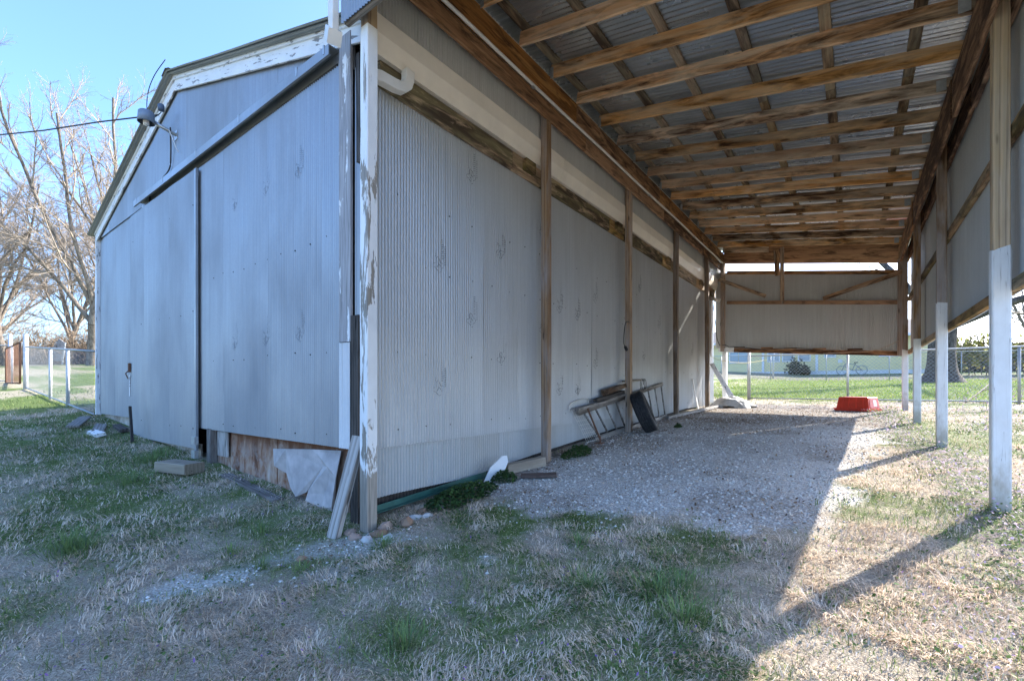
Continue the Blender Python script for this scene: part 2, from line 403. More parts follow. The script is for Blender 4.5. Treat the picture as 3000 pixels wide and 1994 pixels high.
me = fast_mesh('ground', np.stack([X, Y, Z], 1), quads.ravel(), np.full(len(quads), 4), np.stack([gw, gr, dw], 1))
at = me.attributes.new('henbit', 'FLOAT', 'POINT'); at.data.foreach_set('value', hb.astype(np.float32))
me.polygons.foreach_set('use_smooth', np.ones(len(quads), bool))
def ground_mat():
    t = NT('ground_cover'); at_ = t.new('ShaderNodeAttribute', attribute_name='Col')
    sep = t.new('ShaderNodeSeparateColor'); t.link(at_.outputs['Color'], sep.inputs[0])
    hbn = t.new('ShaderNodeAttribute', attribute_name='henbit')
    co = t.coords(rnd=False)
    f1 = t.noise(co, 95, 5, .7); f2 = t.noise(co, 16, 5, .6); f3 = t.noise(co, 1.4, 4, .6)
    thatch = t.ramp(f1, [(.32, (.11, .088, .066)), (.45, (.40, .335, .255)), (.58, (.64, .55, .43)), (.72, (.76, .68, .57))])  # darkest tones paint shade into the crevices between the straw
    thatch = t.mix(t.ramp(f2, [(.35, .45), (.6, 0)]), thatch, (.17, .14, .11))
    grn = t.ramp(f1, [(.3, (.05, .07, .03)), (.5, (.13, .18, .055)), (.7, (.26, .33, .11))])
    c = t.mix(t.ramp(t.math('ADD', sep.outputs['Green'], t.math('MULTIPLY', t.math('SUBTRACT', f2, .5), .9)), [(.3, 0), (.7, 1)]), thatch, grn)
    pur = t.mix(t.ramp(t.noise(co, 11, 4, .6), [(.45, 0), (.6, .8)]), (.10, .15, .05), (.36, .25, .34))
    c = t.mix(t.ramp(t.math('ADD', hbn.outputs['Fac'], t.math('MULTIPLY', t.math('SUBTRACT', f2, .5), .8)), [(.35, 0), (.75, .75)]), c, pur)
    vo = t.new('ShaderNodeTexVoronoi'); vo.inputs['Scale'].default_value = 62; t.link(co, vo.inputs['Vector'])
    sepv = t.new('ShaderNodeSeparateColor'); t.link(vo.outputs['Color'], sepv.inputs[0])
    st = t.ramp(sepv.outputs['Red'], [(0, (.56, .53, .50)), (.4, (.76, .73, .69)), (.8, (.84, .81, .77)), (1, (.64, .52, .40))])
    st = t.mix(t.ramp(vo.outputs['Distance'], [(.35, 0), (.8, .6)]), st, (.24, .21, .18))
    gf = t.ramp(t.math('ADD', sep.outputs['Red'], t.math('MULTIPLY', t.math('SUBTRACT', f2, .5), .7)), [(.30, 0), (.80, 1)])
    drt = t.ramp(f1, [(.3, (.07, .05, .036)), (.55, (.19, .14, .10)), (.72, (.34, .27, .20))])
    st = t.mix(t.math('MULTIPLY', t.ramp(f2, [(.35, .3), (.6, 1)]), sep.outputs['Blue']), st, drt)
    c = t.mix(gf, c, st)
    hgt = t.mix(gf, f1, vo.outputs['Distance'])
    t.bump(hgt, .9, .02)
    return t.out(c, .95, 0, .1)
me.materials.append(ground_mat())
g = put(bpy.data.objects.new('ground', me)); tag(g, 'sloping yard of dry and green grass with pale gravel bay', None, kind='structure')


# ------------------------------------------------------------------ corrugated sheets
PITCH, AMP = .03175, .0058
def sheet(name, P0, U, Vd, N, width, lo, hi, mat, parent, rows=4, wob=.004, amp=AMP, per=6, seed=None, pitch=PITCH):
    """corrugated sheet: ribs run along Vd; lo / hi are numbers or functions of the distance along U"""
    P0 = np.array(P0, float); U = np.array(U, float); Vd = np.array(Vd, float); N = np.array(N, float)
    n = max(4, int(round(width/pitch*per))); u = np.linspace(0, width, n+1)
    L = lo(u) if callable(lo) else np.full(n+1, lo); Hh = hi(u) if callable(hi) else np.full(n+1, hi)
    ph = (P0@U+u)/pitch*2*np.pi; sd_ = random.random()*50 if seed is None else seed
    V = []
    for r in range(rows+1):
        v = L+(Hh-L)*r/rows
        off = amp*np.sin(ph)+wob*(fbm(u*1.7+sd_, v*.8+sd_, 1.0, 2)-.5)*2
        V.append(P0+U*u[:, None]+Vd*v[:, None]+N*off[:, None])
    V = np.concatenate(V); c = n+1
    ii, jj = np.meshgrid(np.arange(n), np.arange(rows)); a = (jj*c+ii).ravel()
    q = np.stack([a, a+1, a+1+c, a+c], 1)
    if np.dot(np.cross(U, Vd), N) < 0: q = q[:, ::-1]
    me = fast_mesh(name, V, q.ravel(), np.full(len(q), 4)); me.polygons.foreach_set('use_smooth', np.ones(len(q), bool))
    me.materials.append(mat)
    return put(bpy.data.objects.new(name, me), parent)
def sheets(name, P0, U, Vd, N, width, lo, hi, mat, parent, cover=.61, start=0, **kw):
    out = []; u = -start; k = 0
    U_ = np.array(U, float)
    while u < width-.01:
        a = max(u, 0); b = min(u+cover+.034, width)
        f = lambda q, a=a: (lambda uu: q(uu+a)) if callable(q) else q
        P = np.array(P0)+U_*a+np.array(N, float)*(.0015+.0022*(k % 2))
        out.append(sheet(name, P, U, Vd, N, b-a, f(lo), f(hi), mat, parent, **kw)); u += cover; k += 1
    return out
M['stamp'] = plain('black_stencil_ink', (.13, .135, .14), .6); M['stampfaint'] = plain('faded_stencil_ink', (.24, .26, .29), .5, .3)
def stamp(parent, y_or_x, z, plane, s=1.0, face='x', lift=.0065):
    """mill stencil: outlined four-lobed emblem with lettering, printed on the ribs"""
    th = np.linspace(0, 2*np.pi, 44); r = .055*(1+.42*np.cos(4*th+.6)*(.7+.3*np.cos(th)))
    lines = [np.stack([r*np.sin(th)*.95, r*np.cos(th)], 1), np.array([(-.02,-.02),(.0,.03),(.025,-.015)]), np.array([(.0,-.045),(.002,.05)])]
    rs = random.Random(int(y_or_x*97+z*31))
    for row, xo in ((0, .035), (1, .072)):
        b = .075 if row == 0 else .02
        for k in range(9):
            hgt = rs.uniform(.012, .026); sk = rs.uniform(-.006, .006)
            lines.append(np.array([(xo, b), (xo+hgt, b+sk), (xo+hgt*.5, b+.008)]))
            b += .021
    lines.append(np.array([(-.05,.075),(-.03,.085),(-.045,.1)]))
    V = []; F = []
    for ln in lines:
        P = []
        for a, b in zip(ln[:-1], ln[1:]):
            k = max(1, int(np.hypot(*(b-a))/.006)); P += [a+(b-a)*i/k for i in range(k)]
        P.append(ln[-1]); P = np.array(P)*s; d = np.gradient(P, axis=0); d /= np.linalg.norm(d, axis=1)[:, None]+1e-9
        nn = np.stack([-d[:, 1], d[:, 0]], 1)*.0019; b0 = len(V)
        for p, q in zip(P, nn):
            for sg in (1, -1):
                e = p+q*sg; gl = y_or_x+e[0]
                off = AMP*math.sin(gl/PITCH*2*math.pi)+lift
                V.append((plane+off, gl, z+e[1]) if face == 'x' else (gl, plane-off, z+e[1]))
        for i in range(len(P)-1): F.append((b0+2*i, b0+2*i+1, b0+2*i+3, b0+2*i+2))
    return mobj('stencil_mark', V, F, M['stamp'] if face == 'x' else M['stampfaint'], parent)
def nail_rows(parent, pts, face, mat, r=.0042):
    mb = MB()
    for p in pts:
        x, y, z = p; e = .0085
        if face == 'x': mb.box((x, y-r, z-r*1.2), (x+e, y+r, z+r*1.2))
        else: mb.box((x-r, y-e, z-r*1.2), (x+r, y, z+r*1.2))
    o = mb.build('nail_heads', mat, parent); o['kind'] = 'stuff'; return o

# ------------------------------------------------------------------ the shed
def Z(z): return z+H
SX0, SX1, SY0, SY1 = -11.2, -3.08, 2.2, 13.3
RX, RZ, EZ = -7.15, Z(4.08), Z(2.86)
def roofline(x): return RZ-np.abs(np.asarray(x)-RX)*(RZ-EZ)/(SX1+.03-RX)
shed = thing('metal_shed', 'weathered corrugated metal shed with white gable trim and sliding doors', 'shed', (-7.15, 8, tz(-3.2, 2.2)))
# dark inner walls, added to block light and keep the door gap dark
fr = MB(); b0 = tz(-3.2, 2.2)-.1
fr.box((SX0+.05, SY0+.10, b0), (SX1-.05, SY0+.14, Z(2.78))).box((SX0+.05, SY1-.14, b0), (SX1-.05, SY1-.06, Z(2.78)))
fr.box((SX0+.05, SY0+.141, b0), (SX0+.09, SY1-.141, Z(2.78))).box((SX1-.09, SY0+.141, b0), (SX1-.05, SY1-.141, Z(2.62)))
for yy in (SY0+.10, SY1-.14):
    fr.add([(SX0+.05, yy, Z(2.781)), (SX1-.05, yy, Z(2.781)), (RX, yy, RZ-.08)], [(0, 1, 2)])
fr.build('inner_light_block', M['darkwood'], shed)
# side wall facing the bay
wall = put(bpy.data.objects.new('side_wall', None), shed, Matrix.Translation((SX1, 8, Z(1)))); wall.empty_display_size = .2
side_up = sheets('siding_panel', (SX1, SY0, 0), (0,1,0), (0,0,1), (1,0,0), SY1-SY0, Z(-.50), Z(2.47), M['side'], wall, start=.43, rows=8, wob=.006)
sheets('skirt_panel', (SX1-.012, SY0, 0), (0,1,0), (0,0,1), (1,0,0), SY1-SY0,
       lambda u: np.minimum(ter(np.full_like(u, SX1+.05), SY0+u)+.05+.10*sstep(1.4, 0, u), Z(-.5)), Z(-.46), M['skirt'], wall, start=.18, rows=3, wob=.01)
for (y, z) in [(3.42,2.1),(2.97,1.12),(3.88,1.45),(3.42,.66),(3.9,.30),(2.97,-.02),(4.72,1.9),(4.72,.70),(5.12,1.02),(5.6,.98),(6.15,1.3),(6.15,.33),(5.12,-.05),(5.62,-.06),(7.9,1.75),(7.3,1.15),(8.1,.55),(8.9,1.2),(7.25,.1),(10.2,1.4),(11.2,.8),(12.6,1.5)]:
    stamp(wall, y, Z(z), SX1)
pts = []
for zz_ in (-.36, .30, 1.05, 1.62):
    for y in np.arange(2.5, 13.8, .31):
        if random.random() < .8: pts.append((SX1+.001, y+random.uniform(-.01, .01), Z(zz_)+random.uniform(-.015, .015)))
nail_rows(wall, pts, 'x', M['darkmetal'])
# eave plate, gutter, elbow
yb = [2.28, 4.05, 4.62, 6.55, 7.1, 9.0, 9.5, 11.4, 12.0, 13.3]
for a, b in zip(yb[:-1], yb[1:]):
    beam('eave_plate', (SX1+.030, a+.004, Z(2.51)), (SX1+.030, b-.004, Z(2.51)), .045, .20, M['oldbeam'], shed, warp=.004, rough=.002)
for y in (4.33, 6.83, 9.25, 11.7):
    beam('plate_block', (SX1+.085, y-.09, Z(2.53)), (SX1+.085, y+.09, Z(2.53)), .06, .13, M['oldbeam'], shed, rough=.003)
def gutter_piece(y0, y1):
    x = SX1+.02; pr = [(x, 2.62), (x+.085, 2.60), (x+.10, 2.66), (x+.125, 2.74), (x+.125, 2.885), (x+.105, 2.89), (x+.105, 2.87), (x+.118, 2.87), (x+.118, 2.75), (x+.09, 2.67), (x+.075, 2.615), (x, 2.635)]
    V = []; F = []; n = len(pr); ys = np.linspace(y0, y1, 6)
    for y in ys:
        w_ = .006*math.sin(y*2.1)
        for (px, pz) in pr: V.append((px, y, Z(pz)+w_))
    for i in range(5):
        for k in range(n): F.append((i*n+k, (i+1)*n+k, (i+1)*n+(k+1)%n, i*n+(k+1)%n))
    F.append(tuple(range(n))[::-1]); F.append(tuple(5*n+k for k in range(n)))
    return mobj('gutter', V, F, M['cream'], shed)
for a, b in ((2.16, 5.02), (5.025, 8.1), (8.105, 11.2), (11.205, 13.35)): gutter_piece(a, b)
beam('gutter_backing', (SX1-.02, 2.2, Z(2.78)), (SX1-.02, 13.35, Z(2.78)), .03, .32, M['oldbeam'], shed)
# downspout elbow under the gutter
el = MB(); cx_ = SX1+.13
arc = [(cx_, 2.50, Z(2.60)), (cx_, 2.50, Z(2.53)), (cx_+.0, 2.48, Z(2.47)), (cx_+.0, 2.43, Z(2.425)), (cx_, 2.36, Z(2.41)), (cx_, 2.22, Z(2.40)), (cx_, 2.135, Z(2.37))]
def rect_tube(mb, pts, w, h, up=(1,0,0)):
    V = []; F = []; P = [Vector(p) for p in pts]
    for i, p in enumerate(P):
        d = (P[min(i+1, len(P)-1)]-P[max(i-1, 0)]).normalized(); a = Vector(up); b = d.cross(a).normalized(); a = b.cross(d).normalized()
        for (s, t) in ((-1,-1),(-.8,-1),(.8,-1),(1,-1),(1,1),(.8,1),(-.8,1),(-1,1)):
            V.append(p+a*s*w/2+b*t*h/2*(.94 if abs(s) == 1 else 1))
    for i in range(len(P)-1):
        for k in range(8): F.append((i*8+k, i*8+(k+1)%8, (i+1)*8+(k+1)%8, (i+1)*8+k))
    F.append(tuple(range(8))[::-1]); F.append(tuple((len(P)-1)*8+k for k in range(8)))
    mb.add(V, F)
rect_tube(el, arc, .07, .085); el.build('downspout_elbow', M['pvc'], shed)

# front gable wall
front = put(bpy.data.objects.new('gable_wall', None), shed, Matrix.Translation((-7.15, SY0, Z(1)))); front.empty_display_size = .2
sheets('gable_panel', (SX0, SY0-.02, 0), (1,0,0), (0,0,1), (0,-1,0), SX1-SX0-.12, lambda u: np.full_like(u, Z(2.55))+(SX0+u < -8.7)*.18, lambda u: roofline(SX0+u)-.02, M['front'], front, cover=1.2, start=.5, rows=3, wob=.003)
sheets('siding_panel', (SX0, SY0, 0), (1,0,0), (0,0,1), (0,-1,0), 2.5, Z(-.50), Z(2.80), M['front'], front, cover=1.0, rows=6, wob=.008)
for s in (-1, 1):
    xe = RX+s*(SX1+.06-RX); 
    beam('gable_trim', (RX-s*.0, SY0-.055, RZ-.105), (xe, SY0-.055, EZ-.105), .022, .17, M['peelwhite'], shed, warp=.003)
    beam('gable_trim_edge', (RX, SY0-.075, RZ-.03), (xe, SY0-.075, EZ-.03), .02, .055, M['peelwhite'], shed)
# roof sheets
for s in (-1, 1):
    sl = Vector((s*(SX1+.10-RX), 0, EZ-RZ-.03)).normalized(); ln = math.hypot(SX1+.10-RX, RZ-EZ)+ (.10 if s < 0 else -.03)
    nrm = Vector((-sl.z*s*s, 0, sl.x*s)) if s > 0 else Vector((sl.z, 0, -sl.x))
    if nrm.z < 0: nrm = -nrm
    roof = put(bpy.data.objects.new('roof_slope', None), shed, Matrix.Translation((RX+s*2, 8, RZ-.4))); roof.empty_display_size = .2
    sheets('roof_sheet', (RX, SY0-.16, RZ+.012), (0,1,0), tuple(sl), tuple(nrm), SY1-SY0+.4, 0.0, ln, M['roofout'], roof, rows=6, wob=.012, amp=.006)
    sheets('roof_sheet', (RX, SY0-.15, RZ-.012), (0,1,0), tuple(sl), tuple(-nrm), .61, 0.0, ln-.02, M['roofout'], roof, rows=5, wob=.004, amp=.005)
rc = MB(); rc.add([(RX-.14, SY0-.17, RZ-.005), (RX, SY0-.17, RZ+.045), (RX+.14, SY0-.17, RZ-.005), (RX-.14, SY1+.2, RZ-.005), (RX, SY1+.2, RZ+.045), (RX+.14, SY1+.2, RZ-.005)], [(0,1,4,3),(1,2,5,4)])
rc.build('ridge_cap', M['roofout'], shed)
# corner boards
beam('corner_board', (-3.28, SY0-.06, Z(.36)), (-3.28, SY0-.06, Z(2.83)), .16, .025, M['peelgrey'], shed, up=(0,1,0))
sheet('corner_patch', (-3.37, SY0-.065, 0), (1,0,0), (0,0,1), (0,-1,0), .15, Z(-.50), Z(.355), galv('white_painted_metal', (.72, .74, .76), .1, .5, (.4,.38,.36), .4), shed, rows=3, wob=.004, amp=.006)
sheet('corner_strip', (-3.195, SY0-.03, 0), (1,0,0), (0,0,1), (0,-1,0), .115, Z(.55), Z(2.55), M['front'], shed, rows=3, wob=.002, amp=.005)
beam('corner_stud', (-3.135, SY0-.05, tz(-3.1, 2.1)-.05), (-3.135, SY0-.05, Z(.56)), .10, .06, M['darkwood'], shed, up=(0,1,0), rough=.004)
beam('corner_stud', (-3.085, SY0-.055, Z(1.75)), (-3.10, SY0-.055, Z(2.60)), .05, .03, M['darkwood'], shed, up=(0,1,0), rough=.008)
beam('corner_board', (-11.24, SY0-.03, Z(-.52)), (-11.24, SY0-.03, Z(2.78)), .07, .07, M['peelwhite'], shed, up=(0,1,0), rough=.004)

# sliding doors and their track
def door(name, x0, x1, z0, z1, y, label=None):
    e = put(bpy.data.objects.new(name, None), shed, Matrix.Translation(((x0+x1)/2, y, z0))); e.empty_display_size = .2
    if label: e['label'] = label
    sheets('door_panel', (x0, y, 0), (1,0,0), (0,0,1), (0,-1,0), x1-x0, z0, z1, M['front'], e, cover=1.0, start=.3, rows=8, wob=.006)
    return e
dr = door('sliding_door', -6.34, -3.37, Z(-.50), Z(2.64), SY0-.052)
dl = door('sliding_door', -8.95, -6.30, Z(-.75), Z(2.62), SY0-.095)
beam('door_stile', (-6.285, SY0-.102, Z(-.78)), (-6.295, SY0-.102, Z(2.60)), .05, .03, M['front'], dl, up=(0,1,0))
pts = [(x, SY0-.0535, Z(z)+random.uniform(-.02,.02)) for z in (-.42, .30, 1.25) for x in np.arange(-5.9, -3.4, .26) if random.random() < .75]
nail_rows(dr, pts, 'y', M['darkmetal'])
for (x, z) in [(-5.35,.45),(-4.65,.46),(-4.0,.46),(-5.35,1.95),(-4.65,1.94),(-4.02,1.94)]: stamp(dr, x, Z(z), SY0-.052, .9, 'y')
pts = [(x, SY0-.0965, Z(z)+random.uniform(-.02,.02)) for z in (-.5, .9, 2.2) for x in np.arange(-8.8, -6.4, .4) if random.random() < .6]
nail_rows(dl, pts, 'y', M['darkmetal'])
tr = put(bpy.data.objects.new('door_track', None), shed, Matrix.Translation((-6, SY0-.16, Z(2.72)))); tr.empty_display_size = .1
tk = MB(); x0, x1 = -8.62, -3.40; yf, ybk = SY0-.14, SY0-.038
tk.box((x0, yf, Z(2.685)), (x1, yf+.006, Z(2.77))).box((x0, yf+.0065, Z(2.764)), (x1, ybk, Z(2.77))).box((x0, ybk+.0005, Z(2.66)), (x1, ybk+.006, Z(2.785)))
tk.box((x0, yf+.0065, Z(2.685)), (x1, yf+.02, Z(2.69)))
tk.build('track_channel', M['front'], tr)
beam('track_shade_strip', (x0+.05, SY0-.045, Z(2.655)), (x1-.02, SY0-.045, Z(2.655)), .012, .03, M['darkwood'], tr)  # dark strip standing in for the shade under the track
for x in (-8.5, -7.35, -6.2, -5.05, -3.9, -3.47):
    MB().box((x-.009, yf-.004, Z(2.71)), (x+.009, yf-.0005, Z(2.78))).box((x-.009, yf-.004, Z(2.7805)), (x+.009, SY0-.03, Z(2.785))).build('track_bracket', M['steel'], tr)
la = MB().box((-8.93, SY0-.135, Z(.22)), (-8.89, SY0-.104, Z(.36))).tube([(-8.91, SY0-.135, Z(.24)), (-8.91, SY0-.165, Z(.20)), (-8.91, SY0-.135, Z(.12))], .008)
la.build('door_latch', M['rusty'], dl)
MB().box((-8.95, SY0-.112, Z(-.15)), (-8.92, SY0-.104, Z(.18))).build('latch_stain_board', M['peelwhite'], dl)
for i, (x, z) in enumerate([(-6.12, -.62), (-6.12, -.78)]):
    MB().box((x-.06, SY0-.19, Z(z)-.05), (x+.04, SY0-.15, Z(z)+.04)).build('door_guide', M['steel'], shed)
# foundation skirting under the front
beam('sill_post', (-6.02, SY0-.03, tz(-6.0, 2.1)-.05), (-6.02, SY0-.03, Z(-.49)), .10, .08, M['greywood'], shed, up=(0,1,0))
beam('patch_board', (-5.74, SY0-.02, Z(-.79)), (-5.74, SY0-.02, Z(-.51)), .27, .02, M['greywood'], shed, up=(0,1,0))
def skirt(name, x0, x1, ztop, y, mat, n=10, dz=0):
    V = []; F = []
    for i in range(n+1):
        x = x0+(x1-x0)*i/n; zb = tz(x, y)-.08+dz
        for yy in (y, y+.02): V += [(x, yy, zb), (x, yy, ztop)]
    for i in range(n):
        a = i*4; b = a+4
        F += [(a, b, b+1, a+1), (a+2, a+3, b+3, b+2), (a+1, b+1, b+3, a+3), (a, a+2, b+2, b)]
    F += [(0,1,3,2), (n*4, n*4+2, n*4+3, n*4+1)]
    return mobj(name, V, F, mat, shed)
skirt('skirting_board', -5.96, -4.55, Z(-.505), SY0+.01, M['plywood'])
skirt('skirting_board', -4.54, -3.36, Z(-.505), SY0+.012, M['plywood'])
skirt('skirting_board', -8.92, -7.6, Z(-.70), SY0-.04, M['skirtboard']); skirt('skirting_board', -7.59, -6.35, Z(-.70), SY0-.036, M['skirtboard'])
skirt('skirting_board', -11.15, -8.95, Z(-.505), SY0+.05, M['skirtboard'])
# torn sheet hanging in front of the skirting
tp = [(-4.50,-.60),(-4.2,-.575),(-3.8,-.55),(-3.40,-.53),(-3.41,-.75),(-3.46,-1.0),(-3.50,-1.08),(-3.72,-1.05),(-3.86,-1.0),(-3.83,-.90),(-3.67,-.69),(-3.90,-.94),(-4.02,-.99),(-4.18,-.93),(-4.3,-.82),(-4.46,-.76)]
V = [(x, SY0-.055-.03*math.sin(i*1.7), Z(z)) for i, (x, z) in enumerate(tp)]+[(x, SY0-.048-.03*math.sin(i*1.7), Z(z)) for i, (x, z) in enumerate(tp)]
n = len(tp); F = [(0,1,2,10,11,12,13,14,15), (2,3,4,5,6,7,8,9,10)]
F += [tuple(i+n for i in f[::-1]) for f in F]+[(i, (i+1)%n, (i+1)%n+n, i+n) for i in range(n)]
ts = mobj('torn_sheet', V, F, plain('torn_tar_sheet', (.46, .42, .41), .8, 0, .35, 5, .5), shed); ts['label'] = 'torn pale sheet hanging over the stained skirting'
beam('base_plank', (-5.3, SY0-.16, tz(-5.3, 2.05)+.015), (-4.1, SY0-.2, tz(-4.1, 2.0)+.01), .10, .03, M['greywood'], shed)

# ------------------------------------------------------------------ the lean-to
lean = thing('lean_to', 'open timber lean-to bay with corrugated roof against the metal shed', 'lean-to', (-1, 8, tz(-1, 8)))
LX, RXP = -2.89, .82
def rb(x): return Z(3.57)-(np.asarray(x)+2.81)*.178     # underside of the rafters
lp = [(LX-.01, 2.08), (LX, 4.52), (LX, 6.98), (LX, 9.42), (LX, 11.87)]
tops = [2.64, 3.14, 3.14, 3.14, 3.14]
for i, (x, y) in enumerate(lp):
    g0 = tz(x, y)-.15
    if i == 0:
        o = beam('post', (x, y, g0), (x+.01, y, Z(2.66)), .092, .092, M['cornerpost'], lean, up=(0,1,0), bev=.006, rough=.0015)
        o['label'] = 'front corner post in flaking white paint'
        beam('post_cap', (x+.01, y, Z(2.662)), (x+.01, y, Z(3.1)), .085, .085, M['postgrey'], lean, up=(0,1,0))
    else:
        lean_x = [0, 0, .02, .02, -.06][i]
        beam('post', (x-lean_x*0, y, g0), (x, y-[0, .0, .0, .0, .10][i], Z(3.30)), .09, .09, M['post'], lean, up=(0,1,0), bev=.005, warp=.012)
rpost = [(RXP, 2.02, .97), (RXP, 4.62, .97), (RXP, 7.30, .99), (RXP, 9.92, .80), (RXP+.01, 12.25, .76)]
for (x, y, zp) in rpost:
    g0 = tz(x, y)-.15
    p = beam('post', (x, y, g0), (x, y, Z(2.90)), .088, .088, M['postgrey'] if y < 5 else M['post'], lean, up=(0,1,0), bev=.005)
    pb_ = beam('painted_base', (x, y, g0), (x, y, Z(zp)), .098, .098, M['whitebase'], p, up=(0,1,0), bev=.008)
    nv = len(pb_.data.vertices)
    for q in range(nv-8, nv): pb_.data.vertices[q].co.x += random.uniform(-.035, .012)
# front-left of roof: gable apron and downspout
sheets('apron_panel', (-3.02, 1.93, 0), (1,0,0), (0,0,1), (0,-1,0), 4.0, Z(2.66), lambda u: rb(-3.02+u)+.19, M['front'], lean, rows=2, wob=.002)
beam('apron_rail', (-3.0, 1.965, Z(2.69)), (.95, 1.965, Z(2.66)), .04, .06, M['greywood'], lean, rough=.004)
beam('apron_rail', (-3.0, 1.965, rb(-3.0)+.10), (.95, 1.965, rb(.95)+.10), .04, .09, M['lumber'], lean)
ds = MB(); rect_tube(ds, [(-3.07, 1.90, Z(3.75)), (-3.07, 1.90, Z(2.75)), (-3.10, 1.92, Z(2.66)), (-3.14, 1.94, Z(2.62))], .05, .065, (0,1,0))
ds.build('downspout', M['pvc'], lean)
rect = MB(); rect_tube(rect, [(-3.21, 1.97, Z(2.70)), (-3.10, 1.93, Z(2.60))], .10, .10, (0,0,1)); rect.build('downspout_shoe', M['pvc'], lean)
# beams on the shed side
for a, b in ((2.0, 5.1), (5.105, 8.2), (8.205, 11.0), (11.005, 13.45)):
    beam('eave_beam', (-2.825, a, Z(3.435)), (-2.825, b, Z(3.435)), .038, .27, M['lumber'], lean, warp=.002)
    beam('ledger', (-2.848, a+.3, Z(3.19)), (-2.848, min(b+.29, 13.45), Z(3.19)), .038, .18, M['lumber'], lean)
cp = [(-2.79, 2.02, Z(3.275))]+[(-2.79+.003*math.sin(k), 2.02+k*.95, Z(3.275)+.006*math.sin(k*1.9)) for k in range(1, 12)]+[(-2.79, 13.3, Z(3.275))]
MB().tube(cp, .017, 8).build('conduit', M['pvc'], lean, True)
for y in (4.1, 7.6, 10.3):
    MB().box((-2.8055, y-.02, Z(3.24)), (-2.768, y+.02, Z(3.248))).build('conduit_strap', M['steel'], lean)
sheets('clerestory_panel', (-2.965, 2.0, 0), (0,1,0), (0,0,1), (1,0,0), 11.6, Z(2.75), Z(3.79), M['inner'], lean, rows=2, wob=.004)
# beams on the open side
for a, b in ((1.98, 6.0), (6.005, 9.6), (9.605, 12.6)):
    beam('eave_beam', (.755, a, Z(2.745)), (.765, b, Z(2.745)), .038, .37, M['lumber'], lean, warp=.004)
    beam('ledger', (.888, a, Z(2.72)), (.895, b, Z(2.72)), .038, .24, M['lumber'], lean)
# rafters with hangers
for k in range(19):
    y = 2.04+.615*k
    if k == 17: y += .02
    yr = y-.006*k*2.2
    r_ = beam('rafter', (-2.80, y, float(rb(-2.80))+.07), (.90, yr, float(rb(.90))+.07), .038, .14, M['rafter'], lean, warp=.008)
    if k % 2 == 0:
        MB().box((-2.803, y-.026, Z(3.545)), (-2.765, y-.020, Z(3.67))).box((-2.803, y-.0195, Z(3.56)), (-2.80, y-.0191, Z(3.5601))).build('hanger', M['steel'], r_)
    else:
        MB().box((.66, yr-.027, float(rb(.7))+.01), (.735, yr-.021, float(rb(.7))+.12)).build('hanger', M['steel'], r_)
# purlins and roof sheets
for x in (-2.72, -2.10, -1.50, -.86, -.21, .44, .84):
    for a, b in ((1.95, 6.1), (6.105, 10.0), (10.005, 13.4)):
        zz_ = float(rb(x))+.14+.0205
        beam('purlin', (x, a, zz_), (x, b, zz_), .089, .038, M['purlin'], lean)
sl = Vector((1, 0, -.178)).normalized(); nr = Vector((.178, 0, 1)).normalized()
rf = put(bpy.data.objects.new('roof', None), lean, Matrix.Translation((-1, 8, float(rb(-1))+.2))); rf.empty_display_size = .2
sheets('roof_sheet', (-3.06, 1.90, float(rb(-3.06))+.188), (0,1,0), tuple(sl), tuple(-nr), 11.75, 0.0, 4.28, M['roofin'], rf, rows=6, wob=.003, amp=.0085, pitch=.0678, per=8)
# right-hand wall
sheets('wall_panel', (.925, 1.98, 0), (0,1,0), (0,0,1), (-1,0,0), 10.3, Z(.66), Z(3.085), M['inner'], lean, rows=5, wob=.006)
for a, b in ((1.98, 4.7), (4.705, 7.4), (7.405, 9.9), (9.905, 12.28)):
    beam('wall_rail', (.895, a, Z(.70)), (.895, b, Z(.70)), .045, .085, M['oldbeam'], lean)
    beam('wall_rail', (.895, a, Z(1.78)), (.895, b, Z(1.78)), .045, .085, M['oldbeam'], lean)
# end wall
EL = Vector((-2.80, 13.10)); ER = Vector((.82, 12.28)); eu = (ER-EL).normalized(); EW = (ER-EL).length; en = Vector((eu.y, -eu.x))
def ep(s, z, off=0): p = EL+eu*(s*EW)+en*off; return (p.x, p.y, Z(z))
endw = put(bpy.data.objects.new('end_wall', None), lean, Matrix.Translation(Vector(ep(.5, 1.5)))); endw.empty_display_size = .2
sheets('wall_panel', (EL.x-en.x*.05-eu.x*.22, EL.y-en.y*.05-eu.y*.22, 0), (eu.x, eu.y, 0), (0,0,1), (en.x, en.y, 0), EW+.22, lambda u: Z(1.02-.30*(u-.22)/EW), lambda u: Z(3.04-.67*(u-.22)/EW), M['inner'], endw, rows=4, wob=.004)
beam('wall_rail', ep(.03, 3.01), ep(.985, 2.35), .04, .085, M['lumber'], endw)
beam('wall_rail', ep(.03, 2.22), ep(.985, 1.73), .04, .085, M['lumber'], endw)
beam('wall_rail', ep(-.03, .975), ep(.08, .945), .045, .10, M['white'], endw)
beam('wall_rail', ep(.081, .944), ep(1.0, .675), .045, .10, M['lumber'], endw)
beam('wall_brace', ep(-.025, 2.86, .045), ep(.29, 2.24, .045), .03, .09, M['rafter'], endw)
beam('wall_brace', ep(.62, 2.00, .045), ep(1.01, 2.36, .045), .03, .09, M['rafter'], endw)
beam('wall_stud', ep(.395, 3.35, .085), ep(.395, 1.98, .085), .085, .03, M['rafter'], endw, up=(en.x, en.y, 0))
beam('wall_stud', ep(.355, 3.33, .05), ep(.365, 2.70, .05), .11, .03, M['rafter'], endw, up=(en.x, en.y, 0))
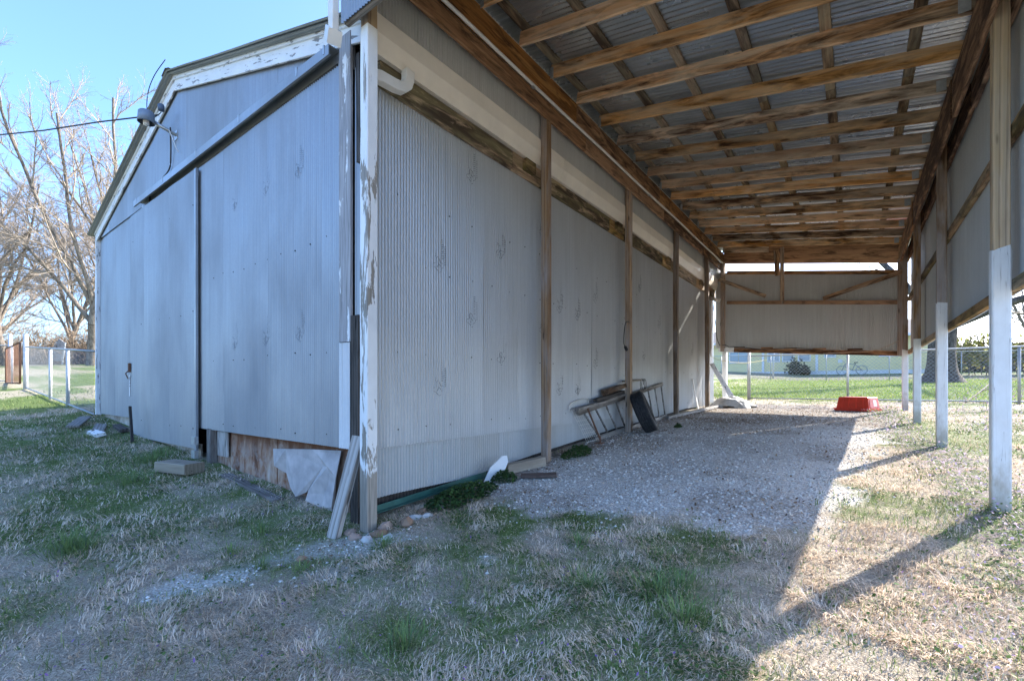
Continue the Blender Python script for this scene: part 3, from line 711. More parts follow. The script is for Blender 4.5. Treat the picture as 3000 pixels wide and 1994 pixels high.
for s, w_ in ((0.0, .095), (.985, .095)):
    x, y, _ = ep(s, 0); zt = 3.3-.7*s; zb = 1.02-.30*s
    p = beam('post', (x, y, Z(zb-.09)), (x, y, Z(zt)), w_, w_, M['post'], lean, up=(en.x, en.y, 0))
    if s == 0: beam('painted_base', (x+.05, y, tz(x, y)-.1), (x+.05, y, Z(zb-.095)), .10, .10, M['white'], p, up=(en.x, en.y, 0))
beam('header_beam', (-2.80, 13.22, Z(3.53)), (.86, 12.62, Z(2.83)), .04, .46, M['lumber'], lean)
for s in (.12, .3, .44, .6, .78):
    beam('scrap_block', ep(s-.035, 1.02-.3*s+.03, .045), ep(s+.035, 1.02-.3*s+.02, .045), .04, .03, M['lumber'], endw)
wire = [ep(s, 1.03-.3*s+.02+.02*math.sin(s*17)-(.02 if s > .05 else -.05), .07) for s in np.linspace(0, .62, 24)]
MB().tube(wire, .008, 5).build('cable', M['black'], endw, True)
tw = [ep(s, .72+.03+.5*max(0, s-.86)**1.3*6, .06) for s in np.linspace(.62, .985, 12)]
MB().tube(tw, .006, 5).build('cable', plain('tan_cord', (.55, .45, .33), .8), endw, True)

# ------------------------------------------------------------------ fences
M['fence'] = plain('fence_steel', (.34, .36, .37), .45, .55, .2, 30)
M['fencewhite'] = plain('fence_post_paint', (.56, .57, .58), .5, .2, .2, 20)
def mesh_wires(P, Q, hgt, z0, z1, s, r, mat, parent, name='chain_link_mesh'):
    """two families of slanted wires between P and Q (xy); z0, z1 ground at both ends"""
    P = np.array(P, float); Q = np.array(Q, float); L = np.hypot(*(Q-P)); d = (Q-P)/L
    seg = []
    for sg in (1, -1):
        for k in np.arange(-hgt, L+hgt, s):
            a, b = (k, 0.0), (k+sg*hgt, hgt)
            (ua, va), (ub, vb) = a, b
            def clip(u, v, u2, v2):
                if u < 0: v = v+(0-u)/(u2-u)*(v2-v); u = 0
                if u > L: v = v+(L-u)/(u2-u)*(v2-v); u = L
                return u, v
            if max(ua, ub) <= 0 or min(ua, ub) >= L: continue
            A = clip(ua, va, ub, vb); B = clip(ub, vb, ua, va)
            seg.append((A, B, sg))
    p0 = []; p1 = []
    for A, B, sg in seg:
        for (u, v), dst in ((A, p0), (B, p1)):
            q = P+d*u; dst.append((q[0]-d[1]*sg*.003, q[1]+d[0]*sg*.003, z0+(z1-z0)*u/L+v))
    o = tubes_obj(name, np.array(p0), np.array(p1), np.full(len(p0), r), np.full(len(p0), r), 3, mat, parent); o['kind'] = 'stuff'
    return o
def tubes_mesh(name, p0, p1, r0, r1, k):
    d = p1-p0; L = np.linalg.norm(d, axis=1)[:, None]+1e-9; d = d/L
    ref = np.where(np.abs(d[:, 2:3]) < .9, np.array([[0, 0, 1.]]), np.array([[1., 0, 0]]))
    a = np.cross(d, ref); a /= np.linalg.norm(a, axis=1)[:, None]; b = np.cross(d, a)
    n = len(p0); V = np.zeros((n, 2*k, 3))
    for i in range(k):
        t = 2*np.pi*i/k; e = a*np.cos(t)+b*np.sin(t)
        V[:, i] = p0+e*r0[:, None]; V[:, k+i] = p1+e*r1[:, None]
    q = np.array([[i, (i+1) % k, k+(i+1) % k, k+i] for i in range(k)])
    F = (np.arange(n)[:, None, None]*2*k+q[None]).reshape(-1, 4)
    me = fast_mesh(name, V.reshape(-1, 3), F.ravel(), np.full(len(F), 4))
    me.polygons.foreach_set('use_smooth', np.ones(len(F), bool)); return me
def tubes_obj(name, p0, p1, r0, r1, k, mat, parent=None, Mx=None):
    me = tubes_mesh(name, p0, p1, r0, r1, k); me.materials.append(mat); return put(bpy.data.objects.new(name, me), parent, Mx)
def fence(label, P, Q, posts, hgt, mat_post, group=None, wire_s=.085, wire_r=.0019, pr=.024, term=(), bottom=True, lift=.02):
    P = np.array(P, float); Q = np.array(Q, float); L = np.hypot(*(Q-P)); d = (Q-P)/L
    z0, z1 = tz(*P)+lift, tz(*Q)+lift
    f = thing('chain_link_fence', label, 'fence', (P[0], P[1], z0), group)
    zat = lambda s: z0+(z1-z0)*s/L
    for s in posts:
        q = P+d*s; big = s in term
        MB().tube([(q[0], q[1], tz(*q)-.1), (q[0], q[1], zat(s)+hgt+(.35 if big else -.02))], pr*(1.7 if big else 1), 8).build('fence_post', mat_post, f, True)
        MB().lathe([(pr*(1.75 if big else 1.1), 0), (pr*(1.4 if big else .9), .02), (.001, .035)], 8, Matrix.Translation((q[0], q[1], zat(s)+hgt+(.35 if big else -.02)))).build('post_cap', M['fence'], f)
    a = [(P[0]+d[0]*t, P[1]+d[1]*t, zat(t)+hgt) for t in np.linspace(0, L, 5)]
    MB().tube(a, .021, 8).build('top_rail', M['fence'], f, True)
    if bottom: MB().tube([(x, y, z-hgt+.03) for x, y, z in a], .018, 8).build('bottom_rail', M['fence'], f, True)
    mesh_wires(P, Q, hgt-.03, z0+.03, z1+.03, wire_s, wire_r, M['fence'], f)
    return f
fence('chain-link fence with pale posts running from the shed corner to the gate', (-11.3, 2.12), (-19.0, 2.1), (2.2, 4.1, 7.7), 1.2, M['fencewhite'], wire_s=.085, wire_r=.0016, pr=.032, term=(7.7,))
fence('chain-link fence continuing left beyond the rusty gate', (-22.2, 2.1), (-30, -3.0), (0, 3, 6, 9), 1.2, M['fencewhite'], wire_s=.085, wire_r=.0016, pr=.03, term=(0,))
gt = thing('yard_gate', 'rusty brown wire gate hung between two tall pale fence posts', 'gate', (-20.6, 2.0, tz(-20.6, 2)))
zg = tz(-20.6, 2.0)
fr_ = [(-19.1, 2.0, zg+.08), (-22.1, 2.0, zg+.10), (-22.1, 2.0, zg+1.22), (-19.1, 2.0, zg+1.25), (-19.1, 2.0, zg+.08)]
for a, b in zip(fr_[:-1], fr_[1:]): MB().tube([a, b], .024, 8).build('gate_bar', M['rusty'], gt, True)
MB().tube([(-20.6, 2.0, zg+.09), (-20.6, 2.0, zg+1.24)], .024, 8).build('gate_bar', M['fencewhite'], gt, True)
mesh_wires((-19.12, 2.0), (-22.08, 2.0), 1.1, zg+.11, zg+.12, .075, .0024, M['rusty'], gt, 'gate_mesh')
fence('chain-link fence with grey rails close behind the end wall', (-2.35, 14.15), (9.0, 14.25), (0.0, 2.22, 5.15, 8.1), 1.2, M['fence'], term=(0.0,), wire_s=.085, wire_r=.0021, pr=.026)
fence('low chain-link fence across the lawn in front of the yellow house', (-14, 34.6), (22, 34.9), tuple(np.arange(.4, 36, 3.05)), 1.2, M['fence'], wire_s=.12, wire_r=.003, bottom=False)
for (x, y, lab) in ((2.02, 17.5, 'short grey steel pipe standing behind the back fence beside the oak'),):
    MB().tube([(x, y, tz(x, y)-.1), (x, y, tz(x, y)+1.55)], .03, 8).build('steel_pipe', M['fence'], None, True)
    tag(bpy.data.objects['steel_pipe'], lab, 'pipe')

# ------------------------------------------------------------------ yellow house
def clap():
    t = NT('yellow_siding'); n = t.noise(t.coords((.5, 1, 3)), 3, 4)
    return t.out(t.mix(t.ramp(n, [(.35, 0), (.7, 1)]), (.86, .72, .36), (.90, .78, .44)), .6, 0, .3)
M['yellow'] = clap(); M['trim'] = plain('white_trim', (.80, .80, .80), .5, 0, .08, 4, .05)
HX0, HX1, HY = -15.0, 4.35, 45.0
hz = tz(-2, 44.8)-.15
house = thing('yellow_house', 'pale yellow clapboard ranch house behind the far fence', 'house', (-5, 48, hz))
cl = MB(); zz_ = hz+.46; rows = 0
while zz_ < hz+3.15:
    b_ = .014
    cl.box((HX0, HY-b_-.012, zz_), (HX1, HY+.05, zz_+.02)); cl.add([(HX0, HY-.026, zz_+.02), (HX1, HY-.026, zz_+.02), (HX1, HY-.004, zz_+.125), (HX0, HY-.004, zz_+.125)], [(0,1,2,3)])
    zz_ += .125
cl.build('clapboard_wall', M['yellow'], house)
hb_ = MB().box((HX0+.02, HY+.051, hz), (HX1-.02, HY+9, hz+3.15)); hb_.build('house_body', M['yellow'], house)
MB().box((HX0, HY-.03, hz-.3), (HX1, HY+.05, hz+.455)).build('foundation_skirt', M['trim'], house)
rfm = MB().add([(HX0-.5, HY-.6, hz+3.05), (HX1+.5, HY-.6, hz+3.05), (HX1+.5, HY+4.5, hz+4.7), (HX0-.5, HY+4.5, hz+4.7), (HX1+.5, HY+9.6, hz+3.05), (HX0-.5, HY+9.6, hz+3.05)], [(0,1,2,3),(3,2,4,5),(0,3,5),(1,4,2)])
rfm.build('roof', plain('roof_shingles', (.16, .14, .13), .9, 0, .3, 30), house)
MB().box((HX0-.5, HY-.62, hz+2.93), (HX1+.5, HY-.601, hz+3.12)).build('roof_fascia', M['trim'], house)
def hwin(x0, x1, z0, z1, sash=1):
    w = MB().box((x0-.08, HY-.09, z0-.09), (x1+.08, HY-.028, z0)).box((x0-.08, HY-.09, z1), (x1+.08, HY-.028, z1+.08)).box((x0-.08, HY-.09, z0+.0005), (x0, HY-.028, z1-.0005)).box((x1, HY-.09, z0+.0005), (x1+.08, HY-.028, z1-.0005))
    f = w.build('window', M['trim'], house)
    for k in range(sash):
        a = x0+(x1-x0)*k/sash+.02; b = x0+(x1-x0)*(k+1)/sash-.02; m = (z0+z1)/2
        MB().box((a, HY-.06, z0+.02), (b, HY-.045, m-.02)).build('pane', M['glass'], f)
        MB().box((a, HY-.05, m+.02), (b, HY-.036, z1-.02)).build('pane', M['glass'], f)
        MB().box((a, HY-.075, m-.02), (b, HY-.045+.0, m+.02)).build('sash_bar', M['trim'], f)
for (a, b, c, d_, s) in ((-9.0,-7.6,1.85,2.85,2),(-5.95,-5.15,1.85,2.85,1),(-4.85,-4.1,1.85,2.85,1),(-3.7,-2.95,1.85,2.85,1),(-1.9,-1.25,2.1,2.85,1),(1.6,3.0,2.05,2.85,2)):
    hwin(a, b, hz+c-.5, hz+d_-.2, s)
for x in (-6.35, -2.45):
    MB().box((x-.09, HY-.14, hz+.0), (x+.09, HY-.031, hz+3.0)).build('porch_column', M['trim'], house)
# clothes pole, shrub, bicycle by the house
o = MB().tube([(-4.55, 36.6, tz(-4.55, 36.6)-.1), (-4.5, 36.6, tz(-4.5, 36.6)+2.6)], .055, 10).tube([(-5.3, 36.6, tz(-4.5, 36.6)+2.5), (-3.7, 36.6, tz(-4.5, 36.6)+2.5)], .03, 6).build('clothes_pole', M['fencewhite'], None, True)
tag(o, 'tall white clothesline pole on the lawn before the house', 'pole')
bk = thing('bicycle', 'old grey bicycle parked on the lawn edge by the yellow house', 'bicycle', (-.1, 43.2, tz(-.1, 43.2)))
bz = tz(-.1, 43.2)
def ring(mb, c, r, t, n=18):
    mb.tube([(c[0]+r*math.cos(2*math.pi*k/n), c[1], c[2]+r*math.sin(2*math.pi*k/n)) for k in range(n+1)], t, 5, False)
for cx in (-.75, .45):
    m_ = MB(); ring(m_, (cx, 43.2, bz+.36), .34, .03)
    for k in range(6): m_.tube([(cx, 43.2, bz+.36), (cx+.33*math.cos(k*1.05), 43.2, bz+.36+.33*math.sin(k*1.05))], .006, 4)
    m_.build('wheel', M['fence'], bk, True)
fm = MB()
for a, b in (((-.75,.36),(-.55,.85)),((-.55,.85),(.05,.8)),((.05,.8),(-.12,.34)),((-.12,.34),(-.57,.78)),((-.12,.34),(.45,.36)),((.45,.36),(.05,.78))):
    fm.tube([(a[0], 43.2, bz+a[1]), (b[0], 43.2, bz+b[1])], .022, 6)
fm.build('frame', plain('bicycle_paint', (.20, .22, .26), .5, .3), bk, True)
MB().box((-.02, 43.13, bz+.90), (.24, 43.27, bz+.96)).tube([(.08, 43.2, bz+.8), (.1, 43.2, bz+.91)], .018, 6).build('saddle', M['black'], bk)
MB().tube([(-.55, 43.2, bz+.84), (-.58, 43.2, bz+1.02), (-.7, 42.95, bz+1.06)], .016, 6).tube([(-.58, 43.2, bz+1.02), (-.7, 43.45, bz+1.06)], .016, 6).build('handlebar', M['steel'], bk, True)
MB().box((-1.0, 43.0, bz+.95), (-.72, 43.4, bz+1.2)).build('basket', M['steel'], bk)

# ------------------------------------------------------------------ trees
def bark(name, c1, c2):
    t = NT(name); n = t.noise(t.coords((1, 1, .35), rnd=False), 14, 6, .65, .5)
    t.bump(n, .8, .03); return t.out(t.ramp(n, [(.35, c1), (.65, c2)]), .9, 0, .15)
M['bark'] = bark('grey_bark', (.10, .08, .068), (.30, .26, .215)); M['twig'] = plain('tan_twigs', (.33, .275, .22), .8, 0, .25, 3)
M['bark2'] = bark('oak_bark', (.05, .04, .035), (.17, .14, .12)); M['twig2'] = plain('brown_twigs', (.19, .145, .11), .8, 0, .25, 3)
def grow(seed, height, r0, cfg, fork=.3, lean=(0, 0), up=.25, limbs=None):
    rs = np.random.default_rng(seed); out = [[], [], [], [], []]
    def walk(p, d, L, r, lv, nseg, wander, upw, taper):
        pts = [(p, r)]; step = L/nseg
        for i in range(nseg):
            d = d+rs.normal(0, wander, 3); d[2] += upw*(.6 if lv < 2 else .4); d = d/np.linalg.norm(d)
            q = p+d*step; r2 = max(r*(1-taper/nseg), .0028); out[lv].append((p, q, r, r2)); p, r = q, r2; pts.append((p, r))
        return pts, d
    def kids(pts, d, L, lv):
        if lv >= len(cfg): return
        n, lf, ang, start = cfg[lv]
        for j in range(n):
            t = start+(1-start)*(j+rs.random())/n; k = min(int(t*(len(pts)-1)), len(pts)-2); f = t*(len(pts)-1)-k
            p = pts[k][0]*(1-f)+pts[k+1][0]*f; r = pts[k][1]
            dl = pts[k+1][0]-pts[k][0]; dl = dl/np.linalg.norm(dl)
            s = np.cross(dl, rs.normal(0, 1, 3)); s = s/np.linalg.norm(s); a = ang*(.7+.6*rs.random())
            nd = dl*math.cos(a)+s*math.sin(a); nl = L*lf*(.65+.6*rs.random())*(1.1-.45*t)
            pp, dd = walk(p, nd, nl, min(r*.6, (.2, .055, .022, .0085)[lv]), lv+1, (6, 5, 4, 3)[lv], (.10, .14, .16, .18)[lv], (.09, .07, .05, .03)[lv], .75)
            kids(pp, dd, nl, lv+1)
    d0 = np.array([lean[0], lean[1], 1.0]); d0 /= np.linalg.norm(d0)
    pts, d = walk(np.zeros(3), d0, height*fork, r0, 0, 5, .05, .05, .25)
    out[0].insert(0, (np.array([0, 0, -.3]), np.zeros(3), r0*1.5, r0*1.02))
    n, lf, ang, start = cfg[0]
    base = rs.random()*6.3
    for j in range(n):
        az = base+j*6.283/n+rs.normal(0, .3) if limbs is None else limbs[j % len(limbs)][0]
        a = ang*(.55+.7*rs.random()) if limbs is None else limbs[j % len(limbs)][1]
        k = min(len(pts)-1, max(2, int(len(pts)*(start+(1-start)*(j+.5)/n)))); p, r = pts[k]
        nd = np.array([math.sin(a)*math.cos(az), math.sin(a)*math.sin(az), math.cos(a)]); nl = height*lf*(.8+.4*rs.random())
        pp, dd = walk(p, nd, nl, r*.56, 1, 7, .09, up*.3, .8); kids(pp, dd, nl, 1)
    return out
def tree(name, label, x, y, seed, height, r0, cfg, mats, group, sc=1, rot=0, cache={}, **kw):
    key = (seed, height)
    if key not in cache:
        sg = grow(seed, height, r0, cfg, **kw); ms = []
        for lv, part in ((sg[0]+sg[1], 7), (sg[2]+sg[3]+sg[4], 3)):
            a = [np.array([s[i] for s in lv]) for i in range(4)]; ms.append(tubes_mesh('m', a[0], a[1], a[2], a[3], part))
        ms[0].materials.append(mats[0]); ms[1].materials.append(mats[1]); cache[key] = ms
    ms = cache[key]
    Mx = Matrix.Translation((x, y, tz(x, y))) @ Matrix.Rotation(rot, 4, 'Z') @ Matrix.Scale(sc, 4)
    e = bpy.data.objects.new(name, None); put(e, None, Mx); tag(e, label, 'tree', group)
    put(bpy.data.objects.new('trunk', ms[0]), e, Mx); put(bpy.data.objects.new('crown', ms[1]), e, Mx)
    return e
CF = [(7, .55, .50, .4), (10, .42, .55, .15), (11, .42, .6, .1), (9, .5, .55, .08)]
MT = (M['bark'], M['twig'])
G1 = 'bare trees beyond the left fence'
tree('bare_tree', 'thick forked bare tree rising just behind the left chain-link fence', -33.5, 6.2, 3, 15.5, .26, CF, MT, G1, fork=.25, lean=(-.28, -.1), rot=2.2)
tree('bare_tree', 'leaning bare tree half hidden behind the shed corner', -34.0, 9.0, 5, 15.0, .22, CF, MT, G1, fork=.25, lean=(-.15, -.3), rot=.4)
tree('bare_tree', 'slim bare tree left of the forked tree, behind the pale gate posts', -40.0, 3.6, 8, 14.5, .20, CF, MT, G1, fork=.2, rot=1.0)
tree('bare_tree', 'bare tree at the left edge of the picture with low spreading limbs', -37.0, .6, 3, 15.5, .26, CF, MT, G1, sc=.86, rot=5.0)
tree('bare_tree', 'farther bare tree between the forked tree and the left edge', -52.0, 7.5, 5, 15.0, .22, CF, MT, G1, sc=1.05, rot=3.4)
tree('bare_tree', 'distant bare tree farthest back on the left', -60.0, 4.0, 8, 14.5, .20, CF, MT, G1, sc=1.1, rot=4.0)
tree('bare_tree', 'distant bare tree just showing beside the shed eave', -50.0, 12.2, 3, 15.5, .26, CF, MT, G1, sc=1.0, rot=.6)
OK_ = [(6, .58, .8, .7), (9, .42, .6, .2), (7, .42, .65, .15), (5, .45, .6, .1)]
tree('oak_tree', 'massive bare oak with a flared trunk behind the white posts', 3.35, 29.9, 21, 15.0, .50, OK_, (M['bark2'], M['twig2']), None, fork=.22, limbs=[(-.5, .75), (.1, 1.0), (2.9, .75), (1.5, .8), (-2.2, .7), (.7, .45)], up=.25)
fl = MB().lathe([(1.05, -.15), (.82, .12), (.62, .45), (.54, .9), (.5, 1.5), (.47, 2.3)], 16, Matrix.Translation((3.35, 29.9, tz(3.35, 29.9))))
op_ = [o for o in bpy.data.objects if o.name.startswith('oak_tree')][0]
fl.build('root_flare', M['bark2'], op_, True)
tree('bare_tree', 'bare tree far behind the right end of the yellow house', 12.5, 62, 5, 15.0, .22, CF, (M['bark2'], M['twig2']), 'bare trees far behind the house', sc=.9, rot=1.0)
tree('bare_tree', 'bare tree at the far right beyond the hedge', 20, 52, 8, 14.5, .20, CF, (M['bark2'], M['twig2']), 'bare trees far behind the house', sc=.9, rot=2.0)
tree('bare_tree', 'bare tree showing over the left part of the house roof', -9, 68, 3, 15.5, .26, CF, (M['bark2'], M['twig2']), 'bare trees far behind the house', sc=.8, rot=3.0)
# thicket on the left and hedge on the right: masses nobody could count
def thicket(name, label, boxes, n, mat, hmax, cat=None):
    rs = np.random.default_rng(len(name)); p0 = []; p1 = []; r = []
    for (x0, x1, y0, y1, hm) in boxes:
        for k in range(n):
            x, y = rs.uniform(x0, x1), rs.uniform(y0, y1); p = np.array([x, y, tz(x, y)+rs.uniform(0, .8)*hm*rs.random()]); d = rs.normal(0, .6, 3)+np.array([0, 0, .5]); d /= np.linalg.norm(d)
            L = hm*rs.uniform(.25, .6); q = p+d*L*.5; d2 = d+rs.normal(0, .4, 3); d2[2] -= .2; q2 = q+d2/np.linalg.norm(d2)*L*.6
            q[2] = max(q[2], p[2]-.2)
            w = rs.uniform(.008, .03)
            p0 += [p, q]; p1 += [q, q2]; r += [w, w*.7]
    o = tubes_obj(name, np.array(p0), np.array(p1), np.array(r), np.array(r)*.6, 3, mat); tag(o, label, cat, kind='stuff'); return o
thicket('brush_thicket', 'tangled dry brush and saplings behind the left fence', [(-75, -42, 3, 24, 4.2), (-44, -36, 4, 14, 2.6), (-60, -40, -6, 5, 4.0)], 2600, plain('dry_brush', (.22, .165, .115), .9, 0, .4, 2), 4)
thicket('twig_mound', 'low mound of cut branches under the trees on the left', [(-42, -35, 5.5, 11, 2.2)], 1500, plain('cut_branches', (.12, .09, .065), .9, 0, .4, 2), 2)
def leaf_mass(name, label, blobs, n, cols, size=.12, kind='stuff', cat=None, parent=None, mat=None):
    rs = np.random.default_rng(5+len(name)); P = []
    for (cx, cy, cz, rx, ry, rz_) in blobs:
        v = rs.normal(0, 1, (n, 3)); v /= np.linalg.norm(v, axis=1)[:, None]; v *= (rs.random((n, 1))**.45)
        v = v*(1+.3*np.sin(v[:, [1]]*7+cx)); P.append(v*np.array([rx, ry, rz_])+np.array([cx, cy, cz]))
    P = np.concatenate(P); N = len(P); a = rs.normal(0, 1, (N, 3)); a /= np.linalg.norm(a, axis=1)[:, None]; b = np.cross(a, rs.normal(0, 1, (N, 3))); b /= np.linalg.norm(b, axis=1)[:, None]
    s = size*(.6+.8*rs.random((N, 1))); V = np.stack([P-a*s, P+b*s*.5, P+a*s, P-b*s*.5], 1).reshape(-1, 3)
    F = np.arange(N*4).reshape(-1, 4); C = np.array(cols)[rs.integers(0, len(cols), N)]*(.7+.6*rs.random((N, 1)))
    me = fast_mesh(name, V, F.ravel(), np.full(N, 4), np.repeat(C, 4, 0)); me.materials.append(mat or M['leaf'])
    return tag(put(bpy.data.objects.new(name, me), parent), label, cat, kind=kind)
M['leaf'] = vcol('leaves', .7, .35)
leaf_mass('hedge', 'dark evergreen hedge along the far right side of the lawn', [(6.3+i*1.9, 47+i*.3, tz(6.3+i*1.9, 47)+.6, 1.5, 1.2, 1.15) for i in range(10)], 1500, [(.05, .065, .03), (.08, .075, .045), (.03, .04, .02)], .2)
sh = thing('budding_shrub', 'yellow-green budding shrub beside the oak trunk', 'shrub', (6.2, 40.5, tz(6.2, 40.5)))
leaf_mass('foliage', None, [(5.9, 40.5, tz(6, 40.5)+1.5, 1.7, 1.1, 1.0), (8.3, 41, tz(8, 40.5)+1.3, 1.6, 1.1, .9)], 1300, [(.36, .33, .10), (.25, .26, .08), (.17, .15, .06)], .13, None, None, sh)
s0 = [(5.9+random.uniform(-1, 2.5), 40.5, tz(6, 40.5)) for _ in range(14)]
st_ = MB()
for p in s0: st_.tube([p, (p[0]+random.uniform(-1, 1), p[1]+random.uniform(-.5, .5), p[2]+2.6)], .025, 4)
st_.build('stem', M['twig2'], sh)
ev = thing('evergreen_bush', 'small dark evergreen bush against the white house foundation', 'shrub', (-3.9, 43.9, tz(-3.9, 43.9)))
leaf_mass('foliage', None, [(-3.9, 43.9, tz(-3.9, 43.9)+.55, .65, .5, .75), (-3.2, 43.9, tz(-3.9, 43.9)+.3, .35, .3, .4)], 700, [(.03, .045, .02), (.05, .06, .03)], .1, None, None, ev)
# white junk shelter in the brush
sh2 = thing('old_white_shelter', 'small grey-white tilted sheet shelter in the brush behind the left fence', 'shelter', (-36.3, 5.2, tz(-36.3, 5.2)))
zs_ = tz(-36.3, 5.2); sp_ = [(-36.9, 5.0, .2), (-36.0, 5.35, .2), (-36.05, 5.5, 1.25), (-36.5, 5.35, 1.5), (-36.85, 5.15, 1.05)]
MB().add([(x, y, zs_+z) for x, y, z in sp_]+[(x, y+.04, zs_+z) for x, y, z in sp_], [(0,1,2,3,4), (9,8,7,6,5)]+[(i, (i+1)%5, (i+1)%5+5, i+5) for i in range(5)]).build('tarp_sheet', plain('grey_tarp', (.40, .38, .37), .7, 0, .3, 3), sh2)
MB().tube([(-36.0, 5.4, zs_-.1), (-36.05, 5.55, zs_+1.25)], .04, 6).tube([(-36.9, 5.06, zs_-.1), (-36.85, 5.2, zs_+1.05)], .04, 6).build('pole', M['fencewhite'], sh2)

# ------------------------------------------------------------------ lamp, wires and fittings
lamp = thing('barn_light', 'blue-grey dusk-to-dawn barn light on an arm under the gable', 'lamp', (-7.2, 2.18, Z(3.2)))
lc = Matrix.Translation((-7.24, 1.86, 0))
MB().lathe([(.088, Z(3.37)), (.094, Z(3.37)), (.084, Z(3.50)), (.07, Z(3.515)), (.0, Z(3.52))], 24, lc).build('lamp_shade', plain('shade_grey', (.20, .25, .32), .5, .2), lamp, True)
MB().lathe([(.0, Z(3.335)), (.032, Z(3.34)), (.034, Z(3.42)), (.03, Z(3.45))], 16, lc).build('bulb', M['pvc'], lamp, True)
MB().tube([(-7.24, 1.93, Z(3.42)), (-7.22, 2.03, Z(3.38)), (-7.20, 2.19, Z(3.33))], .022, 10).build('arm', M['steel'], lamp, True)
MB().box((-7.25, 2.165, Z(3.27)), (-7.15, 2.178, Z(3.39))).build('wall_plate', M['steel'], lamp)
MB().lathe([(.0, Z(3.57)), (.035, Z(3.57)), (.038, Z(3.63)), (.03, Z(3.65)), (0, Z(3.655))], 14, Matrix.Translation((-7.18, 2.0, 0))).build('photocell', plain('cell_blue', (.08, .12, .19), .5), lamp, True)
MB().tube([(-7.20, 2.06, Z(3.37)), (-7.15, 2.08, Z(3.34)), (-7.06, 2.13, Z(3.10)), (-7.02, 2.14, Z(3.05))], .006, 5).build('pigtail', M['pvc'], lamp, True)
def smooth_pts(P, k=6):
    P = [Vector(p) for p in P]; out = []
    for i in range(len(P)-1):
        a, b, c, d = P[max(i-1, 0)], P[i], P[i+1], P[min(i+2, len(P)-1)]
        for j in range(k):
            t = j/k; out.append(.5*((2*b)+(c-a)*t+(2*a-5*b+4*c-d)*t*t+(3*b-a-3*c+d)*t**3))
    return out+[P[-1]]
o = MB().tube(smooth_pts([(-7.18, 2.10, Z(3.40)), (-7.30, 2.14, Z(3.1)), (-7.42, 2.15, Z(2.92)), (-7.95, 2.15, Z(2.86)), (-8.18, 2.15, Z(2.80)), (-8.18, 2.15, Z(2.62)), (-8.10, 2.16, Z(2.50))]), .009, 6).build('lamp_cable', M['darkmetal'], None, True)
tag(o, 'loose dark cable drooping from the barn light down the gable wall', 'cable')
o = MB().tube(smooth_pts([(-6.95, 1.98, RZ+.04), (-7.25, 1.95, Z(4.03)), (-7.50, 1.95, Z(3.92)), (-7.56, 1.95, Z(3.72)), (-7.45, 1.96, Z(3.54)), (-7.25, 2.02, Z(3.58))]), .0055, 6).build('loop_cable', M['darkmetal'], None, True)
tag(o, 'thin cable looping from the roof ridge down to the barn light', 'cable')
wp = []
for k in range(26):
    t = k/25; t2 = t*2.6
    wp.append((-7.28-8.9*t2, 2.0-3.9*t2, Z(3.55)+.42*t2+.012*math.sin(k*2.3)-.25*t*(1-t)))
o = MB().tube(wp, .009, 6).build('overhead_wire', M['darkmetal'], None, True); tag(o, 'thin overhead power wire running left from the barn light', 'wire')
fx = thing('floodlight', 'small white twin floodlight under the far end of the gutter', 'lamp', (-2.95, 12.75, Z(2.25)))
for dy, dx in ((-.06, .05), (.07, .12)):
    Mx = axes_matrix((-2.92, 12.75+dy, Z(2.30)), (-2.92+dx, 12.72+dy*1.6, Z(2.24)))
    MB().lathe([(.02, 0), (.025, .05), (.055, .11), (.055, .12), (.0, .115)], 12, Mx @ Matrix.Rotation(R(90), 4, 'Y')).build('lamp_head', M['pvc'], fx, True)
MB().box((-3.065, 12.68, Z(2.26)), (-2.93, 12.82, Z(2.34))).build('junction_box', M['steel'], fx)
sk = thing('hanging_socket', 'black pigtail cord with a lamp socket hanging on the third post', 'cord', (-2.85, 6.92, Z(.6)))
MB().tube(smooth_pts([(-2.87, 6.93, Z(1.03)), (-2.86, 6.78, Z(1.0)), (-2.85, 6.70, Z(.85)), (-2.85, 6.68, Z(.68)), (-2.85, 6.74, Z(.60))]), .007, 6).build('cord', M['black'], sk, True)
MB().lathe([(.0, 0), (.022, .0), (.026, .05), (.02, .075), (.0, .08)], 10, axes_matrix((-2.85, 6.73, Z(.62)), (-2.84, 6.80, Z(.55))) @ Matrix.Rotation(R(90), 4, 'Y')).build('socket', M['black'], sk, True)
o = MB().tube(smooth_pts([(-2.83, 11.88, Z(2.2)), (-2.80, 11.97, Z(2.0)), (-2.80, 12.0, Z(1.6)), (-2.83, 11.93, Z(1.2)), (-2.82, 11.93, Z(.75))]), .006, 5).build('orange_cord', plain('orange_wire', (.45, .18, .06), .6), None, True)
tag(o, 'thin orange wire hanging down the last post beside the wall', 'wire')
o = MB().tube(smooth_pts([(-2.83, 11.95, Z(.75)), (-2.7, 12.3, Z(.66)), (-2.3, 13.2, Z(.62)), (-1.9, 14.0, Z(.72))]), .006, 5).build('stretched_cord', plain('yellow_wire', (.50, .40, .12), .6), None, True)
tag(o, 'thin yellowish cord stretched from the last post to the back fence', 'wire')
o = MB().tube(smooth_pts([(-3.02, 13.0, Z(2.25)), (-2.97, 12.98, Z(1.8)), (-2.93, 13.02, Z(1.3)), (-2.85, 13.0, Z(1.08))]), .010, 6).build('conduit_cable', M['black'], None, True)
tag(o, 'thick black cable running down beside the end post of the lean-to', 'cable')

